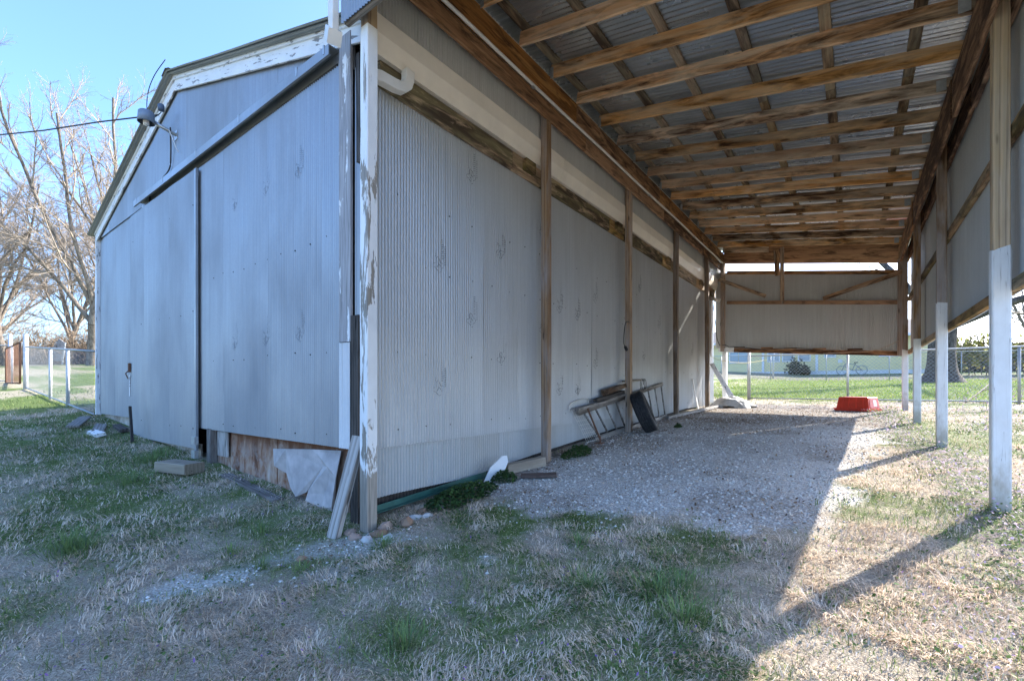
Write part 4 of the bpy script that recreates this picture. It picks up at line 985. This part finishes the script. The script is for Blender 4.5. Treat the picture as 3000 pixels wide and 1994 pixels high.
# ------------------------------------------------------------------ loose things
# tyre
ax = Vector((.88, .27, .40)).normalized(); upv = (Vector((0,0,1))-ax*ax.z).normalized()
ct = Vector((-2.54, 7.08, tz(-2.54, 7.08)))+upv*.335+Vector((0,0,.005))
yv = ax.cross(upv); TM = Matrix(((upv.x, yv.x, ax.x, ct.x), (upv.y, yv.y, ax.y, ct.y), (upv.z, yv.z, ax.z, ct.z), (0,0,0,1)))
ty = thing('car_tyre', 'worn black car tyre leaning against the third post', 'tyre', ct)
pr = [(.315, -.096), (.330, -.082)]
for z in (-.05, -.017, .017, .05): pr += [(.335, z-.009), (.335, z-.0045), (.325, z-.004), (.325, z+.004), (.335, z+.0045)]
pr += [(.330, .082), (.315, .096)]
tyre = NT('tyre_rubber'); n_ = tyre.noise(tyre.coords(rnd=False), 30, 5, .6); tyre.bump(n_, .4, .004)
M['tyre'] = tyre.out(tyre.ramp(n_, [(.3, (.018, .018, .02)), (.7, (.05, .05, .052))]), .75, 0, .3)
MB().lathe(pr, 48, TM).build('tread', M['tyre'], ty, False)
for s in (-1, 1):
    MB().lathe([(.3149, s*.0961), (.295, s*.104), (.26, s*.107), (.225, s*.098), (.205, s*.085), (.196, s*.075), (.20, s*.06), (.28, s*.055)], 48, TM).build('sidewall', M['tyre'], ty, True)
lug = MB()
for k in range(72):
    for s in (-1, 1):
        a = k*math.pi/36+(.02 if s > 0 else 0); Mx = TM @ Matrix.Rotation(a, 4, 'Z')
        lug.box((.328, -.006, s*.062-.016), (.3375, .006, s*.062+.016), Mx)
lug.build('tread_lugs', M['tyre'], ty)['kind'] = 'stuff'

# ladder lying on edge along the wall
ld = thing('wooden_ladder', 'long grey wooden ladder lying on its edge along the shed wall', 'ladder', (-2.98, 7, tz(-2.98, 7)))
la_, lb_ = Vector((-3.0, 5.5, Z(-.36))), Vector((-3.01, 8.93, Z(.05)))
lc_, ldd = Vector((-2.965, 5.95, tz(-2.965, 5.95)+.035)), Vector((-2.955, 9.0, tz(-2.955, 9.0)+.05))
beam('ladder_rail', la_, lb_, .035, .065, M['greywood'], ld, rough=.002); beam('ladder_rail', lc_, ldd, .035, .065, M['greywood'], ld, rough=.002)
for k in range(10):
    t = .04+k*.104; a = la_.lerp(lb_, t); b = lc_.lerp(ldd, t)
    MB().tube([a, b], .015, 8).build('ladder_rung', M['greywood'], ld, True)
# boards and log piled on the ladder
o = beam('loose_plank', (-2.965, 5.4, Z(-.305)), (-2.955, 6.95, Z(-.125)), .06, .035, M['greywood'], None, rough=.006, warp=.012); tag(o, 'rough grey plank resting along the top of the ladder', 'plank')
o = beam('dark_plank', (-2.97, 5.95, Z(-.20)), (-2.965, 6.92, Z(-.085)), .07, .05, M['darkwood'], None, rough=.008); tag(o, 'short dark rotten plank lying on the grey plank by the third post', 'plank')
o = beam('rotten_log', (-2.965, 6.25, Z(-.09)), (-2.955, 6.93, Z(.01)), .11, .085, wood('orange_rot', (.44, .24, .11), (.15, .07, .033), (.05, .03, .02), .8, .8, (.45, .38, .30), .4), None, rough=.022, bev=.02); tag(o, 'short splintered orange-brown log piece on top of the planks', 'log')
o = beam('pale_board', (-2.95, 7.02, Z(.085)), (-2.9, 7.35, Z(.11)), .16, .03, M['block'], None); tag(o, 'pale board end poking out between post and tyre', 'board')
# wire rack
rk = thing('wire_rack', 'bent white wire rack propped behind the ladder', 'rack', (-3.03, 5.7, tz(-3, 5.7)))
wm = MB()
for k in range(9):
    y = 5.35+k*.055; wm.tube([(-3.045, y, Z(-.28)), (-3.04, y+.02, Z(-.30)), (-2.95, y+.32, tz(-2.95, y+.3)+.02)], .003, 4)
for k in range(9):
    t = k/8; a = Vector((-3.042, 5.35, Z(-.29))).lerp(Vector((-2.95, 5.68, tz(-2.95, 5.68)+.03)), t); wm.tube([a, a+Vector((0, .44, .01))], .003, 4)
wm.build('wires', M['pvc'], rk)
MB().tube(smooth_pts([(-3.045, 5.33, Z(-.33)), (-3.045, 5.36, Z(-.24)), (-3.045, 5.55, Z(-.19)), (-3.045, 5.85, Z(-.17)), (-3.045, 5.9, Z(-.3))]), .006, 6).build('frame', M['pvc'], rk, True)
o = MB().box((-2.88, 5.55, Z(-.30)), (-2.876, 5.585, Z(-.29))).tube([(-2.90, 5.58, Z(-.30)), (-2.82, 5.80, tz(-2.82, 5.8)+.06)], .013, 6).tube([(-2.82, 5.80, tz(-2.82, 5.8)+.10), (-2.82, 5.80, tz(-2.82, 5.8)+.0)], .012, 6).box((-2.87, 5.72, tz(-2.82, 5.8)), (-2.78, 5.86, tz(-2.82, 5.8)+.014)).build('steel_stake', M['rusty'], None)
tag(o, 'rusty steel stake with a flat foot leaning on the ladder', 'stake')
cl_ = MB().tube(smooth_pts([(-2.9, 7.55+.09*math.cos(t)+.01*t, Z(.03)+.10*math.sin(t)) for t in np.linspace(0, 15, 30)], 2), .006, 5).build('wire_coil', M['darkmetal'], None, True); tag(cl_, 'small tangle of dark wire behind the tyre', 'wire')
# long timber on the ground by the far posts
o = beam('long_timber', (-2.86, 8.75, tz(-2.86, 8.75)+.05), (-2.62, 11.9, tz(-2.62, 11.9)+.04), .07, .05, M['greywood'], None, rough=.003); tag(o, 'long grey timber lying on the ground between the last two posts', 'timber')
o = beam('white_batten', (-2.97, 11.35, tz(-2.95, 11.35)), (-3.04, 11.1, Z(.18)), .05, .025, M['white'], None, warp=.02, up=(1,0,0)); tag(o, 'curved white batten leaning on the wall beside the last post', 'board')
o = beam('leaning_board', (-2.30, 12.25, tz(-2.3, 12.25)+.02), (-3.0, 12.75, Z(.60)), .12, .035, M['peelwhite'], None, up=(0,-.3,1)); tag(o, 'peeling white board leaning from the wall onto the tarp heap', 'board')
# crumpled tarp heap
nn = 34; V = []; F = []; rs_ = np.random.default_rng(3)
for j in range(nn+1):
    for i in range(nn+1):
        u, v = i/nn*2-1, j/nn*2-1; rr = math.hypot(u, v); x = -2.38+u*.55; y = 12.15+v*.38
        hgt = max(0, 1-rr**2.2)*.26*(.55+.9*float(fbm(u*1.6+5, v*1.6, 1, 2)))+.05*abs(math.sin(7*float(fbm(u*2.2, v*2.2+3, 1, 2))*3.1))*max(0, 1-rr*.9)
        V.append((x+.03*math.sin(v*9+u*3), y+.03*math.sin(u*8), tz(x, y)+hgt-.015))
for j in range(nn):
    for i in range(nn):
        u, v = (i+.5)/nn*2-1, (j+.5)/nn*2-1
        if math.hypot(u, v) < .98+.12*math.sin(math.atan2(v, u)*5): a = j*(nn+1)+i; F.append((a, a+1, a+nn+2, a+nn+1))
o = mobj('crumpled_tarp', V, F, plain('dirty_white_tarp', (.56, .55, .53), .6, 0, .3, 6, .3), None, True); tag(o, 'crumpled heap of dirty white tarp at the far end of the wall', 'tarp')
# red tote, upside down
bn = thing('red_tote', 'faded red plastic tote lying upside down by the end wall', 'tote', (.06, 11.85, tz(.06, 11.85)))
BM = Matrix.Translation((.06, 11.98, tz(.06, 11.95))) @ Matrix.Rotation(R(-24), 4, 'Z')
M['red'] = plain('faded_red_plastic', (.72, .06, .03), .45, 0, .25, 4, .05); M['redpink'] = plain('bleached_red_plastic', (.62, .16, .15), .55, 0, .2, 4, .05)
a, b, h_ = .30, .235, .285; a2, b2 = .265, .20
tb = MB().add([(-a,-b,.02),(a,-b,.02),(a,b,.02),(-a,b,.02),(-a2,-b2,h_-.015),(a2,-b2,h_-.015),(a2,b2,h_-.015),(-a2,b2,h_-.015),(-a2+.02,-b2+.02,h_),(a2-.02,-b2+.02,h_),(a2-.02,b2-.02,h_),(-a2+.02,b2-.02,h_)],
    [(0,1,5,4),(1,2,6,5),(2,3,7,6),(3,0,4,7),(4,5,9,8),(5,6,10,9),(6,7,11,10),(7,4,8,11),(8,9,10,11)])
tb.build('tote_body', M['red'], bn, False, BM)
MB().box((-a-.025,-b-.025,0),(a+.025,b+.025,.035)).box((-a-.035,-b-.035,.036),(a+.035,-b-.012,.05)).build('tote_rim', M['red'], bn, False, BM)
for x in (-.2, -.07, .07, .2):
    MB().add([(x-.012,-b-.006,.05),(x+.012,-b-.006,.05),(x*.9+.010,-b2-.008,h_-.02),(x*.9-.010,-b2-.008,h_-.02),(x-.012,-b+.01,.05),(x+.012,-b+.01,.05),(x*.9+.010,-b2+.01,h_-.02),(x*.9-.010,-b2+.01,h_-.02)], [(0,1,2,3),(1,5,6,2),(4,0,3,7),(3,2,6,7)]).build('tote_rib', M['red'], bn, False, BM)
MB().add([(a+.003,-.17,.06),(a+.003,.17,.06),(a2+.006,.15,h_-.03),(a2+.006,-.15,h_-.03)], [(0,1,2,3)]).build('end_panel', M['redpink'], bn, False, BM)
MB().add([(a-.002,-.02,.09),(a-.002,.11,.09),(a2+.012,.10,h_-.06),(a2+.012,-.02,h_-.06)], [(0,1,2,3)]).build('label_sticker', M['pvc'], bn, False, BM)
# white picket, timber, shingle, green angle by the wall
pk = Matrix.Translation((-2.90, 3.50, tz(-2.9, 3.5)-.06)) @ Matrix.Rotation(R(62), 4, 'Z') @ Matrix.Rotation(R(17), 4, 'Y') @ Matrix.Rotation(R(-14), 4, 'X')
prf = [(-.09, 0), (.06, 0), (.115, .16), (.15, .30), (.125, .36), (.075, .345), (-.035, .20)]
V = [(x, -.01, z) for x, z in prf]+[(x, .01, z) for x, z in prf]; n = len(prf)
o = mobj('white_picket', V, [tuple(range(n)), tuple(range(n, 2*n))[::-1]]+[(i, i+n, (i+1)%n+n, (i+1)%n) for i in range(n)], M['trim'], None, False, pk); tag(o, 'pointed white picket board leaning against the skirting near the second post', 'picket')
o = beam('timber_offcut', (-2.93, 3.80, tz(-2.93, 3.8)+.06), (-2.80, 4.32, tz(-2.8, 4.32)+.05), .09, .10, M['block'], None); tag(o, 'pale timber offcut on the gravel beside the white picket', 'timber')
o = beam('roof_shingle', (-2.72, 3.78, tz(-2.7, 3.8)+.02), (-2.42, 3.98, tz(-2.42, 3.98)+.02), .16, .025, plain('brown_tile', (.13, .09, .075), .9, 0, .3, 20), None); tag(o, 'flat dark brown tile lying on the gravel edge', 'tile')
o = MB().box((-3.035, 2.17, -.02), (-3.03, 3.6, .03)).box((-3.0295, 2.17, -.02), (-2.985, 3.6, -.015)).V
V = []
for (x, y, z) in o: V.append((x, y, tz(-3.0, 2.17)+.085+(y-2.17)*(tz(-3, 3.6)+.04-tz(-3.0, 2.17)-.085)/1.43+z))
o = mobj('green_angle_bar', V, [(0,3,2,1),(4,5,6,7),(0,1,5,4),(1,2,6,5),(2,3,7,6),(3,0,4,7)]+[tuple(i+8 for i in f) for f in [(0,3,2,1),(4,5,6,7),(0,1,5,4),(1,2,6,5),(2,3,7,6),(3,0,4,7)]], M['greenmetal']); tag(o, 'green painted steel angle bar lying along the foot of the wall', 'steel bar')
# plank and rocks at the corner post
o = beam('leaning_plank', (-3.02, 1.86, tz(-3.0, 1.86)-.02), (-3.03, 2.09, Z(-.38)), .10, .045, M['greywood'], None, up=(.2,-1,0), rough=.004); tag(o, 'split grey plank leaning on the corner post', 'plank')
def rock(x, y, s, mat, label, seed, sink=.3):
    rs = np.random.default_rng(seed); V = []; F = []
    ph = (1+5**.5)/2; base = np.array([(-1,ph,0),(1,ph,0),(-1,-ph,0),(1,-ph,0),(0,-1,ph),(0,1,ph),(0,-1,-ph),(0,1,-ph),(ph,0,-1),(ph,0,1),(-ph,0,-1),(-ph,0,1)])/1.9
    V = base*(.75+.5*rs.random((12, 1)))*np.array(s); an = rs.random()*6; c_, s_ = math.cos(an), math.sin(an)
    V = np.stack([V[:,0]*c_-V[:,1]*s_, V[:,0]*s_+V[:,1]*c_, V[:,2]], 1)+np.array([x, y, tz(x, y)+s[2]*(1-sink*2)*.6])
    F = [(0,11,5),(0,5,1),(0,1,7),(0,7,10),(0,10,11),(1,5,9),(5,11,4),(11,10,2),(10,7,6),(7,1,8),(3,9,4),(3,4,2),(3,2,6),(3,6,8),(3,8,9),(4,9,5),(2,4,11),(6,2,10),(8,6,7),(9,8,1)]
    o = mobj('rock', V, F, mat); return tag(o, label, 'rock', 'rocks heaped at the corner post')
M['rockb'] = plain('brown_sandstone', (.28, .18, .12), .9, 0, .35, 9, .5); M['rockg'] = plain('grey_limestone', (.50, .49, .48), .9, 0, .25, 9, .4); M['rockp'] = plain('pink_stone', (.42, .30, .24), .9, 0, .3, 9, .4)
RK = [(-2.72, 2.30, (.055,.07,.05), 'rockb', 'upright orange-brown rock right of the corner post'), (-2.80, 2.16, (.06,.05,.05), 'rockp', 'pinkish rock touching the right side of the corner post'),
      (-2.78, 2.42, (.07,.05,.03), 'rockg', 'flat grey cobble beside the green bar, nearest the corner post'), (-2.72, 2.50, (.05,.04,.03), 'rockg', 'round pale cobble beyond the flat one at the wall foot'), (-2.84, 2.56, (.06,.05,.03), 'rockb', 'tan stone touching the green bar'),
      (-2.74, 2.05, (.07,.05,.035), 'rockb', 'low reddish brown stone in front of the corner post'), (-2.85, 1.93, (.05,.045,.03), 'rockp', 'tan stone at the left foot of the corner post'), (-2.62, 2.04, (.05,.04,.03), 'rockg', 'whitest stone in front of the corner post'),
      (-2.72, 1.94, (.06,.04,.035), 'rockg', 'pale blocky stone nearest the camera at the corner post'), (-2.98, 1.98, (.06,.05,.03), 'rockp', 'small brown rubble piece between plank and corner post'), (-2.87, 1.55, (.035,.03,.02), 'rockb', 'single small brown pebble on the gravel trail')]
for i, (x, y, s, m_, lb) in enumerate(RK): rock(x, y, s, M[m_], lb, 40+i)
# block step, stake, scrap boards by the doors
o = beam('wood_block', (-6.05, 1.72, tz(-6.0, 1.75)+.06), (-5.62, 1.86, tz(-5.6, 1.86)+.07), .22, .11, M['block'], None, bev=.008); tag(o, 'squared wooden block used as a step before the sliding door', 'wood block')
o = MB().box((-.018, -.004, 0), (.018, .004, .62)).box((-.004, .0045, 0), (.004, .03, .62)).build('fence_stake', M['darkmetal'], None, False, Matrix.Translation((-8.02, 1.90, tz(-8, 1.9)-.1)) @ Matrix.Rotation(R(-13), 4, 'Y')); tag(o, 'dark steel stake leaning in the grass before the left door', 'stake')
for i, (p, q, w_, h_, m_, lb) in enumerate([((-9.9, 1.95), (-9.1, 1.75), .14, .03, 'greywood', 'grey scrap board lying nearest the door at the shed corner'), ((-10.7, 1.9), (-10.0, 1.62), .16, .03, 'greywood', 'tilted scrap board at the left shed corner'),
        ((-9.6, 2.08), (-8.9, 2.02), .10, .05, 'darkwood', 'dark scrap board along the foundation by the door'), ((-9.25, 1.7), (-8.75, 1.72), .11, .05, 'peelwhite', 'short white painted offcut in the grass by the dark stake')]):
    o = beam('scrap_board', (*p, tz(*p)+.04+.05*(i == 1)), (*q, tz(*q)+.05), w_, h_, M[m_], None, roll=R(8*(i-1))); tag(o, lb, 'board', 'scrap boards at the left shed corner')

# ------------------------------------------------------------------ ground cover
M['blade'] = vcol('grass_blades', .85, .25)
CD = np.array([-.6, .8])
def scatter(N, r0, r1, power=1.35, half=66, rs=None):
    u = rs.random(N); e = 2-power; r = (r0**e+u*(r1**e-r0**e))**(1/e); a = np.radians(rs.uniform(-half, half, N))
    return r*(CD[0]*np.cos(a)+CD[1]*np.sin(a)), r*(CD[1]*np.cos(a)-CD[0]*np.sin(a)), r
def outside(x, y):
    ok = ~((x < -3.06) & (y > 2.16) & (x > -11.25) & (y < 14))
    return ok
def blades(name, label, x, y, head, L, W, t1, curl, col, rs):
    n = len(x); z = ter(x, y); P = np.stack([x, y, z-.004], 1)
    hd = np.stack([np.cos(head), np.sin(head), np.zeros(n)], 1); sd_ = np.stack([-np.sin(head), np.cos(head), np.zeros(n)], 1); up = np.array([0, 0, 1.])
    m1 = P+up*(L*.5*np.cos(t1))[:, None]+hd*(L*.5*np.sin(t1))[:, None]; t2 = t1+curl
    tip = m1+up*(L*.5*np.cos(t2))[:, None]+hd*(L*.5*np.sin(t2))[:, None]+sd_*(L*.18*rs.normal(0, 1, n))[:, None]
    w = (W/2)[:, None]
    V = np.stack([P-sd_*w, P+sd_*w, m1+sd_*w*.8, m1-sd_*w*.8, tip], 1).reshape(-1, 3)
    b = np.arange(n)[:, None]*5; F = np.concatenate([b+np.array([[0, 1, 2, 3]]), b+np.array([[3, 2, 4]])], 1).ravel()
    me = fast_mesh(name, V, F, np.tile([4, 3], n), np.repeat(col, 5, 0)); me.materials.append(M['blade'])
    return tag(put(bpy.data.objects.new(name, me)), label, None, kind='stuff')
rs = np.random.default_rng(21)
# dry grass
x, y, r = scatter(480000, 1.2, 13, 1.5, rs=rs)
g_, gn, hb_ = gravel_w(x, y), green_w(x, y), henbit_w(x, y)
thick = fbm(x, y, 3.2, 3); bare = fbm(x, y, 1.3, 3)
keep = outside(x, y) & (rs.random(len(x)) < np.clip(1-g_*1.25, .02, 1)*(1-.62*gn)*(1-.5*hb_)*(.55+.6*sstep(.34, .56, thick))) & ~((g_ > .5) & (rs.random(len(x)) < .9))
keep &= ~((y > 14) & (x > -6))
x, y, r, thick = x[keep], y[keep], r[keep], thick[keep]; n = len(x)
head = fbm(x, y, 2.2, 2)*18+rs.normal(0, .75, n)
pal = np.array([(.84, .68, .52), (.76, .60, .45), (.88, .76, .63), (.60, .46, .34), (.85, .71, .58), (.72, .55, .39)])
col = pal[rs.integers(0, 6, n)]*(.62+.6*rs.random((n, 1)))*(.8+.4*fbm(x, y, .9, 3))[:, None]
L = (.020+.045*rs.random(n)**1.5)*(.7+.7*sstep(.35, .7, thick)); W = (.0024+.0017*rs.random(n))*(1+.16*np.maximum(r-2, 0))
blades('dry_grass', 'short matted straw-coloured dry grass over the yard', x, y, head, L*(1+.03*r), W, rs.uniform(.4, 1.3, n), rs.uniform(.2, 1.1, n), col, rs)
# green grass
x, y, r = scatter(300000, 1.2, 18, 1.4, rs=rs)
g_, gn = gravel_w(x, y), green_w(x, y); keep = outside(x, y) & (rs.random(len(x)) < np.clip(gn, 0, 1)*np.clip(1.15-g_*1.2, 0, 1)*sstep(.25, .60, fbm(x, y, 4.5, 3)))
keep &= ~((y > 14) & (x > -6))
x, y, r = x[keep], y[keep], r[keep]; n = len(x)
palg = np.array([(.17, .23, .07), (.21, .28, .09), (.13, .18, .06), (.28, .31, .14), (.14, .20, .085)])
col = palg[rs.integers(0, 5, n)]*(.7+.6*rs.random((n, 1)))
tall = sstep(.52, .72, fbm(x, y, 2.0, 3))
L = (.018+.034*rs.random(n))*(1+.7*tall); W = (.0024+.0016*rs.random(n))*(1+.16*np.maximum(r-2, 0))
blades('green_grass', 'patches of fresh green grass among the dry grass', x, y, rs.uniform(0, 6.28, n), L*(1+.03*r), W, rs.uniform(.05, .8, n), rs.uniform(.1, .9, n), col, rs)
# tall tufts
TF = [(-4.3,.68,.17,.20,900),(-4.2,.75,.12,.16,500),(-6.6,1.75,.35,.13,1400),(-6.9,1.9,.3,.12,1000),(-5.85,1.38,.4,.11,1500),(-.80,2.30,.20,.13,700),(-.62,2.12,.16,.14,700),(-.72,2.42,.15,.12,500),(-1.12,2.16,.10,.13,400),(-1.58,1.32,.12,.13,500),(-1.42,2.62,.13,.10,400),(-3.35,1.32,.10,.13,350),(-3.55,1.62,.12,.12,400),(-2.55,1.95,.09,.10,350),(-3.0,1.35,.07,.09,250),(-.92,2.7,.2,.09,500),(-2.7,1.47,.10,.08,250),(-9,1.6,.6,.11,900)]
xs, ys, Ls, hs, ts = [], [], [], [], []
for (cx, cy, rr, hh, k) in TF:
    k = int(k*.3); a = rs.uniform(0, 6.28, k); q = rr*1.35*np.abs(rs.normal(0, .5, k)); xs.append(cx+q*np.cos(a)); ys.append(cy+q*np.sin(a)); Ls.append(hh*(.3+.9*rs.random(k))); hs.append(a+rs.normal(0, .6, k)); ts.append(.12+.5*q/rr+rs.uniform(0, .2, k))
x = np.concatenate(xs); y = np.concatenate(ys); n = len(x); keep = outside(x, y)
col = np.array([(.18, .26, .09), (.23, .30, .11), (.14, .22, .10)])[rs.integers(0, 3, n)]*(.7+.6*rs.random((n, 1)))
blades('grass_tufts', 'taller tufts of green grass in the foreground and by the doors', x[keep], y[keep], np.concatenate(hs)[keep], np.concatenate(Ls)[keep], (.003+.003*rs.random(n))[keep], np.concatenate(ts)[keep], rs.uniform(.3, 1.0, n)[keep], col[keep], rs)
# small leafy weeds
def leaflets(name, label, x, y, z, size, col, tilt, rs, kind='stuff', parent=None, cat=None):
    n = len(x); a = rs.uniform(0, 6.28, n); t = rs.normal(0, tilt, n); t2 = rs.normal(0, tilt, n)
    u = np.stack([np.cos(a), np.sin(a), t], 1); v = np.stack([-np.sin(a), np.cos(a), t2], 1); P = np.stack([x, y, z], 1); s = size[:, None]
    V = np.stack([P-u*s*.9, P-u*s*.35+v*s*.6, P+u*s*.55+v*s*.55, P+u*s, P+u*s*.5-v*s*.6, P-u*s*.4-v*s*.55], 1).reshape(-1, 3)
    F = np.arange(n*6); me = fast_mesh(name, V, F, np.full(n, 6), np.repeat(col, 6, 0)); me.materials.append(M['leaf'])
    return tag(put(bpy.data.objects.new(name, me), parent), label, cat, kind=kind)
x, y, r = scatter(150000, 1.2, 12, 1.4, rs=rs)
g_, gn = gravel_w(x, y), green_w(x, y)
keep = outside(x, y) & (rs.random(len(x)) < gn*np.clip(1.1-g_*1.3, 0, 1)*sstep(.42, .62, fbm(x, y, 3.3, 3)))
x, y, r = x[keep], y[keep], r[keep]; n = len(x)
leaflets('leafy_weeds', 'low green clover-like weeds among the grass', x, y, ter(x, y)+rs.uniform(.004, .03, n), (.005+.006*rs.random(n))*(1+.1*np.maximum(r-2, 0)), np.array([(.09, .16, .045), (.12, .19, .055), (.075, .125, .05)])[rs.integers(0, 3, n)]*(.7+.6*rs.random((n, 1))), .35, rs)
# henbit
x, y, r = scatter(160000, 1.6, 15, 1.2, rs=rs)
hb_ = henbit_w(x, y); keep = outside(x, y) & (rs.random(len(x)) < hb_*1.1*sstep(.3, .5, fbm(x, y, 3.5, 3))) & (x > -1)
x, y, r = x[keep], y[keep], r[keep]; n = len(x)
hh = rs.uniform(.01, .09, n)*(.5+.8*hb_[keep]); fl = (rs.random(n) < .26)
col = np.array([(.17, .24, .08), (.22, .28, .11), (.30, .28, .16), (.13, .19, .06)])[rs.integers(0, 4, n)]*(.7+.6*rs.random((n, 1))); col[fl] = np.array((.60, .46, .62))*(.7+.5*rs.random((fl.sum(), 1)))
hh[fl] = hh[fl]*.6+.05
leaflets('henbit_flowers', 'purple-flowering henbit weeds in a strip by the white posts', x, y, ter(x, y)+hh, (.0045+.0045*rs.random(n))*(1+.10*np.maximum(r-2, 0)), col, .5, rs)
# scattered purple blossoms in the shade
x, y, r = scatter(1500, 1.3, 9, 1.3, rs=rs); keep = outside(x, y) & (gravel_w(x, y) < .2) & (fbm(x, y, 1.5, 2) > .52); x, y = x[keep], y[keep]; n = len(x)
leaflets('tiny_blossoms', 'tiny purple blossoms scattered through the shaded grass', x, y, ter(x, y)+.04, np.full(n, .006), np.tile(np.array([[.30, .17, .42]]), (n, 1)), .6, rs)
# gravel stones
def stones(name, label, x, y, size, col, rs, flat=.6):
    n = len(x); B = np.array([(1,0,0),(-.2,.95,0),(-.85,-.1,.1),(.1,-1,0),(0,.1,1),(0,0,-1.)]); V = B[None]*(.7+.6*rs.random((n, 6, 1)))
    a = rs.uniform(0, 6.28, n); c, s = np.cos(a)[:, None], np.sin(a)[:, None]; el = (.65+.5*rs.random(n))[:, None]
    X = V[..., 0]*c-V[..., 1]*el*s; Y = V[..., 0]*s+V[..., 1]*el*c; V = np.stack([X, Y, V[..., 2]*flat], 2)*size[:, None, None]
    V += np.stack([x, y, ter(x, y)+size*.25], 1)[:, None]
    t = np.array([(0,1,4),(1,2,4),(2,3,4),(3,0,4),(1,0,5),(2,1,5),(3,2,5),(0,3,5)]); F = (np.arange(n)[:, None, None]*6+t[None]).ravel()
    me = fast_mesh(name, V.reshape(-1, 3), F, np.full(n*8, 3), np.repeat(col, 6, 0)); me.materials.append(M['stone'])
    return tag(put(bpy.data.objects.new(name, me)), label, None, kind='stuff')
M['stone'] = vcol('gravel_stones', .9, 0)
x, y, r = scatter(130000, 1.5, 14, 1.05, rs=rs); g_ = gravel_w(x, y); dw_ = dirt_w(x, y)
keep = outside(x, y) & (x > -3.3) & (x < 1.2) & (rs.random(len(x)) < g_*1.1*(1-.55*np.clip(dw_, 0, 1))); x, y, r, dw_ = x[keep], y[keep], r[keep], dw_[keep]; n = len(x)
pals = np.array([(.86, .83, .79), (.81, .78, .74), (.71, .68, .64), (.87, .84, .79), (.70, .58, .46), (.46, .40, .35)])
col = pals[rs.choice(6, n, p=[.22, .24, .2, .12, .14, .08])]*(.78+.35*rs.random((n, 1)))
stones('gravel', 'pale crushed gravel of the parking bay and trail', x, y, (.0032+.0105*rs.random(n)**3)*(1+.04*r), col*.92, rs)
# dead leaves and mulch crumbs on the far gravel
x, y, r = scatter(30000, 3, 14, 1.0, rs=rs); keep = outside(x, y) & (x > -3.0) & (x < .6) & (rs.random(len(x)) < np.clip(dirt_w(x, y), .03, 1)*gravel_w(x, y)); x, y, r = x[keep], y[keep], r[keep]; n = len(x)
leaflets('dead_leaves', 'brown leaf litter over the gravel along the wall', x, y, ter(x, y)+rs.uniform(.004, .02, n), .006+.009*rs.random(n), np.array([(.22, .14, .085), (.16, .11, .075), (.32, .23, .15)])[rs.integers(0, 3, n)]*(.7+.6*rs.random((n, 1))), .5, rs)
# clover clumps by the wall
for i, (cx, cy, rx, ry, hh_, k, lb) in enumerate([(-2.78, 2.98, .20, .42, .13, 1500, 'thick round-leaved clover clump against the skirting near the corner post'), (-2.80, 3.60, .13, .13, .11, 420, 'small clover clump in front of the white picket'), (-2.72, 4.95, .13, .32, .12, 620, 'green weed clump at the wall just past the second post'), (-2.35, 7.75, .06, .08, .08, 120, 'tiny weed sprouting beside the tyre')]):
    e = thing('clover_clump', lb, 'weed', (cx, cy, tz(cx, cy)), 'weed clumps along the wall')
    a = rs.uniform(0, 6.28, k); q = np.sqrt(rs.random(k)); x = cx+rx*q*np.cos(a); y = cy+ry*q*np.sin(a); z = ter(x, y)+hh_*(1-q**2*.75)*(.45+.6*rs.random(k))
    leaflets('leaves', None, x, y, z, .011+.009*rs.random(k), np.array([(.06, .12, .035), (.085, .155, .045), (.05, .095, .04)])[rs.integers(0, 3, k)]*(.75+.5*rs.random((k, 1))), .35, rs, None, e)
    m_ = min(k, 150); tubes_obj('stems', np.stack([x[:m_], y[:m_], ter(x[:m_], y[:m_])], 1), np.stack([x[:m_], y[:m_], z[:m_]], 1), np.full(m_, .0016), np.full(m_, .001), 3, plain('clover_stem', (.10, .15, .05), .7), e)['kind'] = 'stuff'
# far lawn
x = rs.uniform(-6, 16, 60000); y = 14.2+24*rs.random(60000)**1.3; gn = green_w(x, y); n = len(x)
keep = (rs.random(n) < .9) & (np.hypot(x-3.35, y-29.9) > .9); x, y = x[keep], y[keep]; n = len(x)
col = np.array([(.30, .40, .08), (.38, .46, .11), (.22, .31, .06), (.46, .45, .2)])[rs.integers(0, 4, n)]*(.75+.5*rs.random((n, 1)))
pu = rs.random(n) < henbit_w(x, y)*.5; col[pu] = np.array((.42, .28, .42))
blades('lawn_grass', 'bright green lawn grass behind the back fence', x, y, rs.uniform(0, 6.28, n), .05+.05*rs.random(n), .012+.014*rs.random(n), rs.uniform(.1, .8, n), rs.uniform(.1, .7, n), col, rs)
# fallen twigs on the lawn
for i, (p, lb) in enumerate([([(1.9, 13.6, .05), (2.25, 14.4, .25), (2.6, 15.4, .42), (3.0, 16.3, .5)], 'thin fallen branch arching over the back fence between the white posts')]):
    o = MB().tube(smooth_pts([(a, b, tz(a, b)+c) for a, b, c in p]), .014, 5).tube([(2.25, 14.4, tz(2.25, 14.4)+.25), (2.9, 14.9, tz(2.9, 14.9)+.5)], .008, 4).build('fallen_branch', M['twig2'], None, True); tag(o, lb, 'branch')
